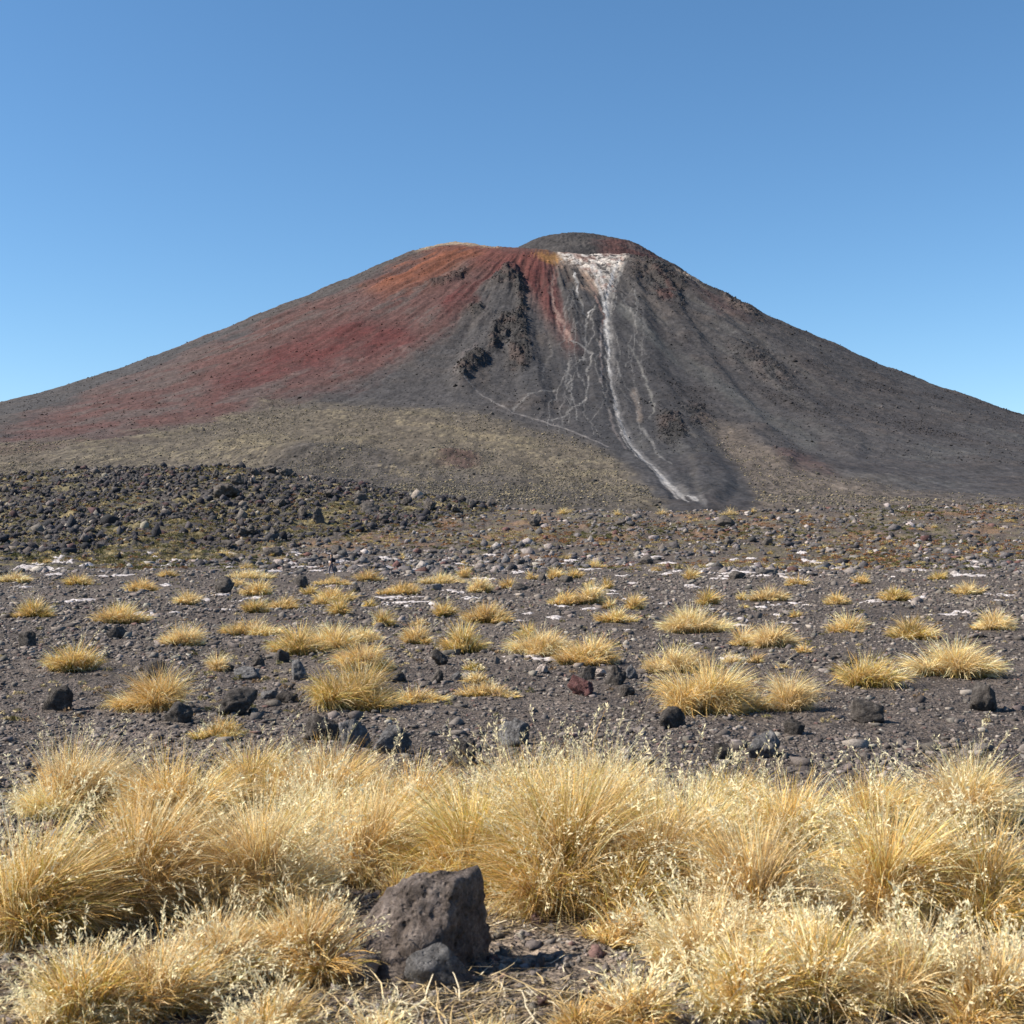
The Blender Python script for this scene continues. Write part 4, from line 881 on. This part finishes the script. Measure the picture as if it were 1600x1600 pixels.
MID = [
    (560, 1110, 172, 72, 'olive', 'large leaning tussock with a bare shaded hollow on its right', (0.12, 0)),
    (650, 1100, 90, 30, 'gold', 'low golden fringe at the right end of the large leaning tussock', (0.3, 0)),
    (572, 1048, 104, 46, 'brown', 'brownish dome-shaped tussock right behind the large leaning one', (0.05, 0)),
    (465, 1024, 100, 46, 'olive', 'olive-based tussock left of the brownish dome', (0.0, 0)),
    (520, 1016, 80, 42, 'gold', 'golden tussock with a dark foot between the olive-based one and the brownish dome', (0, 0)),
    (560, 1004, 96, 26, 'pale', 'pale feathery tussock behind the brownish dome', (0.1, 0)),
    (388, 994, 118, 28, 'gold', 'wide low tussock with a dark shaded foot on the left of the plain', (0, 0)),
    (596, 979, 42, 28, 'olive', 'compact round tussock above the pale feathery one', (0, 0)),
    (651, 1007, 56, 32, 'gold', 'golden tussock left of the olive dome-shaped tussock', (0, 0)),
    (655, 978, 34, 14, 'brown', 'small pinkish brown tussock behind the golden one left of the olive dome', (0, 0)),
    (722, 1021, 74, 46, 'olive', 'olive dome-shaped tussock in the middle of the plain', (0, 0)),
    (694, 964, 42, 26, 'olive', 'small olive tussock left of the wide brownish one', (0, 0)),
    (760, 975, 84, 34, 'brown', 'wide brownish tussock above the olive dome-shaped one', (0, 0)),
    (740, 1048, 42, 15, 'green', 'small green cushion of grass', (0, 0)),
    (762, 1090, 108, 24, 'gold', 'low flat mat of golden grass in front of the green cushion', (0, 0)),
    (745, 1068, 50, 22, 'gold', 'short golden tussock between the flat mat and the green cushion', (0, 0)),
    (842, 1026, 112, 42, 'pale', 'long pale tussock right of the olive dome-shaped one', (0, 0)),
    (925, 1040, 112, 44, 'gold', 'golden tussock adjoining the right end of the long pale one', (0.05, 0)),
    (825, 998, 44, 26, 'olive', 'small olive-topped tussock behind the long pale one', (0, 0)),
    (1118, 1118, 185, 80, 'gold', 'largest tussock on the right of the plain, behind the rounded dark rock', (0, 0)),
    (1240, 1112, 110, 58, 'pale', 'pale tussock adjoining the right side of the largest right-hand tussock', (0, 0)),
    (1055, 1052, 110, 42, 'pale', 'pale flowering tussock just behind the largest right-hand tussock', (0, 0)),
    (1085, 990, 112, 42, 'pale', 'wide pale gold tussock in the right half of the plain', (0, 0)),
    (1130, 978, 40, 12, 'gold', 'low fringe at the right end of the wide pale gold tussock', (0, 0)),
    (1164, 1010, 50, 32, 'brown', 'brown-tinged tussock right of the wide pale gold one', (0, 0)),
    (1208, 1013, 70, 40, 'pale', 'pale tussock beside the brown-tinged one', (0, 0)),
    (965, 974, 70, 24, 'gold', 'golden tussock standing just below the round one with a shadow', (0, 0)),
    (990, 953, 38, 26, 'gold', 'round golden tussock casting a short dark shadow', (0, 0)),
    (882, 946, 60, 26, 'gold', 'left half of the long golden tussock right of centre', (0, 0)),
    (925, 945, 56, 30, 'pale', 'right half of the long golden tussock right of centre', (0, 0)),
    (953, 952, 26, 20, 'brown', 'small brownish tussock at the end of the long golden pair', (0, 0)),
    (1107, 945, 48, 24, 'olive', 'olive tussock with a small tuft above it on the right', (0, 0)),
    (1204, 940, 66, 24, 'pale', 'pale tussock beside a small dull one near the right edge', (0, 0)),
    (1160, 938, 24, 14, 'olive', 'small dull tussock left of the pale one near the right edge', (0, 0)),
    (1160, 952, 16, 11, 'olive', 'tiny olive tuft below the small dull tussock', (0, 0)),
    (1244, 965, 24, 14, 'olive', 'tiny olive tussock near the right edge of the plain', (0, 0)),
    (1146, 1038, 44, 18, 'gold', 'flat golden tuft above the largest right-hand tussock', (0, 0)),
    (1181, 1036, 28, 18, 'brown', 'small brown tuft right of the flat golden tuft', (0, 0)),
    (1225, 1046, 28, 14, 'gold', 'small golden tuft above the pale tussock at the right edge', (0, 0)),
    (1258, 1020, 30, 16, 'gold', 'golden tuft cut by the right edge of the photo', (0, 0)),
    (398, 958, 50, 24, 'olive', 'olive-footed tussock left of its golden twin', (0, 0)),
    (440, 953, 72, 24, 'gold', 'golden twin of the olive-footed tussock on the left', (0, 0)),
    (531, 962, 30, 30, 'olive', 'upright olive-footed tussock below the group in front of the hiker', (0, 0)),
    (500, 945, 36, 16, 'gold', 'small golden tuft left of the upright olive-footed tussock', (0, 0)),
    (520, 940, 68, 24, 'gold', 'golden tussock in the middle of the group in front of the hiker', (0, 0)),
    (484, 930, 34, 18, 'olive', 'olive-gold tussock at the left of the group in front of the hiker', (0, 0)),
    (520, 914, 66, 16, 'gold', 'straw tussock directly in front of the hiker', (0, 0)),
    (402, 931, 56, 26, 'gold', 'rounded straw tussock right of the round black rock', (0, 0)),
    (370, 918, 40, 18, 'pale', 'pale tussock behind the round black rock', (0, 0)),
    (385, 904, 88, 16, 'pale', 'long pale row of grass at the far left behind the round black rock', (0, 0)),
    (384, 889, 32, 12, 'gold', 'orange-tinged tuft above the long pale row at the far left', (0, 0)),
    (577, 909, 42, 22, 'gold', 'golden tussock right of the hiker', (0, 0)),
    (577, 948, 28, 15, 'olive', 'small round dark-footed tussock below the one right of the hiker', (0, 0)),
    (628, 930, 72, 22, 'gold', 'long low tussock above the white lichen stripes', (0, 0)),
    (690, 913, 80, 20, 'pale', 'row of pale straw behind the long low tussock', (0, 0)),
    (725, 903, 34, 20, 'gold', 'golden tussock at the right end of the pale row', (0, 0)),
    (748, 926, 50, 26, 'pale', 'pale tussock right of the pale row', (0, 0)),
    (796, 920, 44, 18, 'gold', 'golden tussock behind the low dark slab', (0, 0)),
    (831, 906, 20, 15, 'gold', 'tiny round tussock in mid plain', (0, 0)),
    (866, 906, 30, 20, 'gold', 'left tussock of the double straw pair behind the dark pointed rock', (0, 0)),
    (896, 904, 34, 18, 'gold', 'right tussock of the double straw pair behind the dark pointed rock', (0, 0)),
    (931, 887, 38, 15, 'gold', 'straw tussock beyond the double pair', (0, 0)),
    (921, 918, 16, 14, 'olive', 'dull olive tuft below the double pair', (0, 0)),
    (948, 922, 22, 20, 'olive', 'upright olive tuft beside the long golden pair', (0, 0)),
    (1077, 906, 32, 20, 'gold', 'rounded golden tussock left of the broad lichen patch', (0, 0)),
    (1025, 893, 22, 10, 'gold', 'faint low tuft left of the rounded golden tussock', (0, 0)),
    (1247, 916, 40, 18, 'gold', 'golden tussock below the lichen at the right edge', (0, 0)),
    (885, 874, 14, 12, 'brown', 'tiny brown tuft above the double straw pair', (0, 0)),
    (880, 805, 24, 15, 'gold', 'largest golden tussock on the ridge crest', (0, 0)),
    (965, 806, 16, 12, 'brown', 'orange tuft on the crest above a dark flat rock', (0, 0)),
    (1035, 804, 30, 11, 'pale', 'pale tussock on the ridge crest left of the dark outcrop', (0, 0)),
    (1142, 805, 36, 14, 'pale', 'feathery tussock on the ridge crest at right', (0, 0)),
    (1086, 815, 18, 8, 'gold', 'small golden tuft below the crest left of the dark outcrop', (0, 0)),
    (838, 804, 26, 9, 'pale', 'low pale tuft on the crest left of the largest one', (0, 0)),
    (1177, 801, 12, 9, 'gold', 'tiny yellow tuft on the crest at right', (0, 0)),
    (340, 1155, 90, 34, 'olive', 'olive tussock at the left edge just behind the foreground grass', (0, 0)),
    (338, 1050, 36, 34, 'pale', 'pale tussock cut by the left edge of the gravel', (0, 0)),
    (345, 868, 44, 12, 'gold', 'straw-coloured bank at the far left under the lava rubble', (0, 0)),
    (420, 858, 40, 10, 'pale', 'pale strip of grass at the foot of the lava rubble', (0, 0)),
]
for px_, b_, w_, h_, st_, lab, ln in MID:
    tussock(px_, b_, w_ * 1.12, h_ * 1.08, st_, lab, ln, dens=1.25, splay=1.0)
SD = [(240, 1112, 150, 70), (110, 1050, 110, 50), (280, 1010, 90, 40), (180, 975, 100, 34), (50, 965, 80, 32), (290, 945, 60, 26), (220, 925, 70, 24), (120, 915, 60, 22), (20, 910, 60, 20), (260, 902, 40, 16),
      (1360, 1075, 120, 56), (1500, 1060, 150, 64), (1330, 990, 80, 34), (1430, 1000, 100, 40), (1560, 985, 90, 36), (1310, 945, 50, 22), (1400, 940, 70, 26), (1520, 930, 60, 24), (1350, 912, 44, 18), (1470, 906, 50, 18)]
ORD = ['nearest', 'second nearest', 'third nearest', 'fourth nearest', 'fifth nearest', 'sixth nearest', 'seventh nearest', 'eighth nearest', 'ninth nearest', 'farthest']
LO = sorted(range(10), key=lambda i: -SD[i][1]); RO = sorted(range(10, 20), key=lambda i: -SD[i][1])
for side, order in (('left', LO), ('right', RO)):
    for q, i in enumerate(order):
        tussock(*SD[i], ['gold', 'olive', 'pale'][i % 3], '%s straw tussock of those on the gravel beyond the %s margin' % (ORD[q], side), dens=1.2)
# small tufts among the far rubble that nothing tells apart
r_ = np.random.default_rng(77)
for i in range(46):
    px_ = r_.uniform(20, 1580); b_ = r_.uniform(806, 882)
    if px_ < 760: b_ = r_.uniform(868, 884)
    tussock(px_, b_, r_.uniform(8, 18), r_.uniform(5, 9), r_.choice(['gold', 'olive', 'brown']), 'tiny dry tuft lost among the far rubble', seed=False, group='tiny dry tufts among the far rubble')

# low dry scrub and seedlings dotted over the gravel (uncountable)
r_ = np.random.default_rng(78); n = 2600
Y = np.exp(r_.uniform(math.log(17), math.log(125), n)); X = r_.uniform(-0.47, 0.47, n) * Y
k = fbm(X * 0.2, Y * 0.1, octv=3, seed=133) + 0.3 * r_.normal(size=n) > 0.12; X, Y = X[k], Y[k]; n = len(X)
R = r_.uniform(0.03, 0.10, n) * np.interp(Y, [17, 60, 125], [1, 1.7, 2.6])
leaf_cloud('plain_scrub', X, Y, R, R * 0.8, np.array([(0.30, 0.24, 0.13), (0.42, 0.34, 0.19), (0.16, 0.14, 0.06), (0.22, 0.15, 0.09)])[r_.integers(0, 4, n)], 30, 0.3, r_, M_SHRUB)

# dead blades lying on the ground round the near tussocks (uncountable)
def litter():
    r = np.random.default_rng(15); n = 16000
    Y = 1 / r.uniform(1 / 9.4, 1 / 4.9, n); X = r.uniform(-0.46, 0.46, n) * Y
    k = vnoise(X * 1.3, Y * 1.1, seed=121) + 0.45 * r.normal(size=n) > 0.0; X, Y = X[k], Y[k]; n = len(X)
    a = r.normal(size=n) * 0.9; L = r.uniform(0.08, 0.38, n); seg = 3; w_ = r.uniform(0.003, 0.006, n)
    V = np.zeros((n, seg + 1, 2, 3)); bend = r.normal(size=n) * 0.5; px_, py_ = X.copy(), Y.copy(); tilt = np.abs(r.normal(size=n)) * 0.10
    for k in range(seg + 1):
        aa = a + bend * k / seg
        if k: px_ = px_ + np.cos(aa) * L / seg; py_ = py_ + np.sin(aa) * L / seg
        zz = gz(px_, py_) + 0.012 + tilt * L * k / seg + 0.012 * r.uniform(0, 1, n)
        ww = w_ * (1 - 0.8 * k / seg)
        V[:, k, 0] = np.stack([px_ - np.sin(aa) * ww, py_ + np.cos(aa) * ww, zz], -1); V[:, k, 1] = np.stack([px_ + np.sin(aa) * ww, py_ - np.cos(aa) * ww, zz + 0.002], -1)
    i = (np.arange(n) * (seg + 1) * 2)[:, None] + (np.arange(seg) * 2)[None]
    Fq = np.stack([i, i + 1, i + 3, i + 2], -1).reshape(-1, 4)
    c = np.array([(0.62, 0.50, 0.30), (0.50, 0.38, 0.20), (0.36, 0.27, 0.16), (0.70, 0.62, 0.46)])[r.integers(0, 4, n)] * r.uniform(0.7, 1.15, (n, 1))
    o = mesh_np('grass_litter', V.reshape(-1, 3), Fq, M_GRASS, np.repeat(c, (seg + 1) * 2, 0), False); o['kind'] = 'stuff'
litter()

# knee-high scrub and loose blocks on the lower slopes of the volcano (uncountable)
def apron_scrub():
    r = np.random.default_rng(16)
    idx = np.nonzero((veg > 0.35) & (Ym > 960) & (Ym < 2500) & (px > -60) & (px < 1660) & (py < 812) & (py > 600))[0]
    p_ = vnoise(Xm[idx] * 0.012, Ym[idx] * 0.006, seed=131) + 0.6 * r.normal(size=len(idx)); idx = idx[p_ > 0.1]
    idx = r.choice(idx, min(46000, len(idx)), replace=False); n = len(idx)
    Vb, Fb = ICO1; nv = len(Vb)
    R = np.exp(r.normal(math.log(0.62), 0.45, n)) * (0.6 + 0.3 * Ym[idx] / 1500)
    P_ = Vb[None] * (1 + 0.25 * r.normal(size=(n, nv, 1)))
    P_ = P_ * np.stack([R * r.uniform(0.8, 1.6, n), R, R * 0.75], -1)[:, None] + np.stack([Xm[idx] + r.normal(size=n), Ym[idx] + 2 * r.normal(size=n), Zm[idx] + 0.2], -1)[:, None]
    c = np.array([(0.075, 0.068, 0.056), (0.11, 0.095, 0.065), (0.20, 0.165, 0.105), (0.05, 0.046, 0.046), (0.13, 0.115, 0.10)])[r.choice(5, n, p=[0.28, 0.22, 0.18, 0.18, 0.14])] * r.uniform(0.75, 1.3, (n, 1))
    o = mesh_np('slope_scrub', P_.reshape(-1, 3), (Fb[None] + (np.arange(n) * nv)[:, None, None]).reshape(-1, 3), M_RUBBLE, np.repeat(c, nv, 0), False); o['kind'] = 'stuff'
apron_scrub()

# fallen blocks on the upper flanks (uncountable)
def flank_blocks():
    r = np.random.default_rng(17)
    ok = (Ym > 1900) & (Ym < 3600) & (px > -40) & (px < 1640) & (veg < 0.4) & (py > 380)
    idx = np.nonzero(ok)[0]; pr = 0.06 + 1.6 * np.clip(rough[idx], 0, 1) + 0.35 * sstep(0.1, 0.5, b1[idx]) * sstep(960, 1040, px[idx]); pr = pr / pr.sum()
    idx = r.choice(idx, 15000, replace=False, p=pr); n = len(idx); Vb, Fb = ICO1; nv = len(Vb)
    R = np.exp(r.normal(math.log(0.85), 0.42, n)) * (0.5 + Ym[idx] / 4500)
    P_ = Vb[None] * (1 + 0.3 * r.normal(size=(n, nv, 1))) * np.stack([R * r.uniform(0.8, 1.5, n), R, R * 0.9], -1)[:, None] + np.stack([Xm[idx] + r.normal(size=n) * 2, Ym[idx], Zm[idx] + 0.3], -1)[:, None]
    c = np.clip(col[idx] * 0.48, 0.010, 0.3) * np.array([0.5, 0.8, 1.2, 1.7])[r.choice(4, n, p=[0.35, 0.3, 0.22, 0.13])][:, None]
    o = mesh_np('flank_rubble', P_.reshape(-1, 3), (Fb[None] + (np.arange(n) * nv)[:, None, None]).reshape(-1, 3), M_RUBBLE, np.repeat(c, nv, 0), False); o['kind'] = 'stuff'
flank_blocks()

# ---------------------------------------------------------------- the hiker
def skin_body(name, joints, edges, mat, loc):
    me = bpy.data.meshes.new(name); me.from_pydata([j[:3] for j in joints], edges, []); me.materials.append(mat)
    o = bpy.data.objects.new(name, me); C.objects.link(o); o.location = loc
    m = o.modifiers.new('skin', 'SKIN'); m.use_smooth_shade = True
    for i, j in enumerate(joints):
        rr = j[3]; me.skin_vertices[0].data[i].radius = (rr, rr if len(j) < 5 else j[4]); 
    me.skin_vertices[0].data[0].use_root = True
    s = o.modifiers.new('sub', 'SUBSURF'); s.levels = 1; s.render_levels = 1
    return o
def simple(name, color):
    m, t, b, _ = new_mat(name); nz = noise_node(t, nd(t, 'ShaderNodeTexCoord').outputs['Object'], 30, 3, 0.6)
    r = ramp(t, nz.outputs[0], [(0.3, tuple(0.8 * c for c in color)), (0.7, tuple(min(1.2 * c, 1) for c in color))])
    t.links.new(r.outputs[0], b.inputs['Base Color']); return m
M_DARKCLOTH = simple('dark_cloth', (0.02, 0.022, 0.035)); M_SKIN = simple('skin', (0.42, 0.27, 0.19)); M_HAIR = simple('dark_hair', (0.02, 0.016, 0.014)); M_TROUS = simple('grey_trousers', (0.09, 0.085, 0.11)); M_PACK = simple('black_pack', (0.012, 0.014, 0.022)); M_BOOT = simple('boots', (0.03, 0.024, 0.02))

def hiker(px_, base):
    x, y, z = at(px_, base)
    J = [(0, 0, 0.90, 0.13, 0.10), (0, 0, 1.08, 0.12, 0.09), (0.01, 0, 1.28, 0.155, 0.10), (0, 0, 1.38, 0.075), (-0.015, 0, 1.45, 0.055), (-0.025, 0, 1.54, 0.085), (-0.02, 0, 1.635, 0.075)]
    E_ = [(0, 1), (1, 2), (2, 3), (3, 4), (4, 5), (5, 6)]
    def add(parent, *pts):
        for p in pts: J.append(p); E_.append((parent, len(J) - 1)); parent = len(J) - 1
        return parent
    # walking to the left: stride lies along x
    add(0, (-0.03, -0.10, 0.84, 0.088), (-0.16, -0.10, 0.47, 0.058), (-0.17, -0.10, 0.25, 0.055), (-0.20, -0.10, 0.07, 0.04), (-0.33, -0.10, 0.035, 0.035))
    add(0, (0.03, 0.10, 0.84, 0.088), (0.05, 0.10, 0.48, 0.058), (0.14, 0.10, 0.27, 0.055), (0.24, 0.10, 0.10, 0.04), (0.13, 0.10, 0.04, 0.035))
    for sy, el, wr in ((-1, (0.06, 1.08), (-0.08, 0.88)), (1, (-0.06, 1.08), (-0.2, 0.92))):
        k = add(2, (0.0, sy * 0.19, 1.36, 0.06), (el[0], sy * 0.23, el[1], 0.042), (wr[0], sy * 0.22, wr[1], 0.03), (wr[0] - 0.03, sy * 0.22, wr[1] - 0.07, 0.032))
        for q, (fx, fl) in enumerate(((-0.02, 0.07), (-0.005, 0.08), (0.01, 0.075), (0.025, 0.06))):
            add(k, (wr[0] - 0.04 + fx, sy * 0.22, wr[1] - 0.10 - fl * 0.4, 0.009), (wr[0] - 0.055 + fx, sy * 0.215, wr[1] - 0.10 - fl, 0.008))
        add(k, (wr[0] - 0.06, sy * 0.20, wr[1] - 0.07, 0.01), (wr[0] - 0.075, sy * 0.195, wr[1] - 0.10, 0.009))
    body = skin_body('person', J, E_, M_SKIN, (x, y, z))
    tag(body, 'hiker in dark clothes standing on the track behind a straw tussock', 'person')
    # clothing, hair and pack follow the same joints
    def cloth(name, js, es, mat):
        o = skin_body(name, js, es, mat, (0, 0, 0)); o.parent = body; return o
    cloth('jacket', [(0, 0, 0.92, 0.145, 0.115), (0, 0, 1.08, 0.135, 0.105), (0.01, 0, 1.28, 0.17, 0.115), (0, 0, 1.38, 0.08), (0, -0.19, 1.36, 0.07), (0.06, -0.23, 1.08, 0.052), (-0.06, -0.22, 0.91, 0.042), (0, 0.19, 1.36, 0.07), (-0.06, 0.23, 1.08, 0.052), (-0.18, 0.22, 0.95, 0.042)],
          [(0, 1), (1, 2), (2, 3), (2, 4), (4, 5), (5, 6), (2, 7), (7, 8), (8, 9)], M_DARKCLOTH)
    cloth('trousers', [(0, 0, 0.93, 0.14, 0.11), (-0.03, -0.10, 0.84, 0.10), (-0.16, -0.10, 0.47, 0.072), (-0.18, -0.10, 0.13, 0.06), (0.03, 0.10, 0.84, 0.10), (0.05, 0.10, 0.48, 0.072), (0.21, 0.10, 0.15, 0.06)],
          [(0, 1), (1, 2), (2, 3), (0, 4), (4, 5), (5, 6)], M_TROUS)
    cloth('hair', [(0.02, 0, 1.56, 0.08), (0.0, 0, 1.64, 0.09), (0.04, 0, 1.50, 0.055)], [(0, 1), (0, 2)], M_HAIR)
    cloth('backpack', [(0.20, 0, 0.98, 0.12), (0.22, 0, 1.15, 0.14), (0.20, 0, 1.36, 0.11)], [(0, 1), (1, 2)], M_PACK)
    for jx, jy, jz in ((-0.22, -0.10, 0.07), (0.22, 0.10, 0.09)):
        cloth('boot', [(jx, jy, jz + 0.05, 0.058), (jx, jy, jz - 0.02, 0.055), (jx - 0.13, jy, jz - 0.035, 0.042)], [(0, 1), (1, 2)], M_BOOT)
hiker(518, 899)
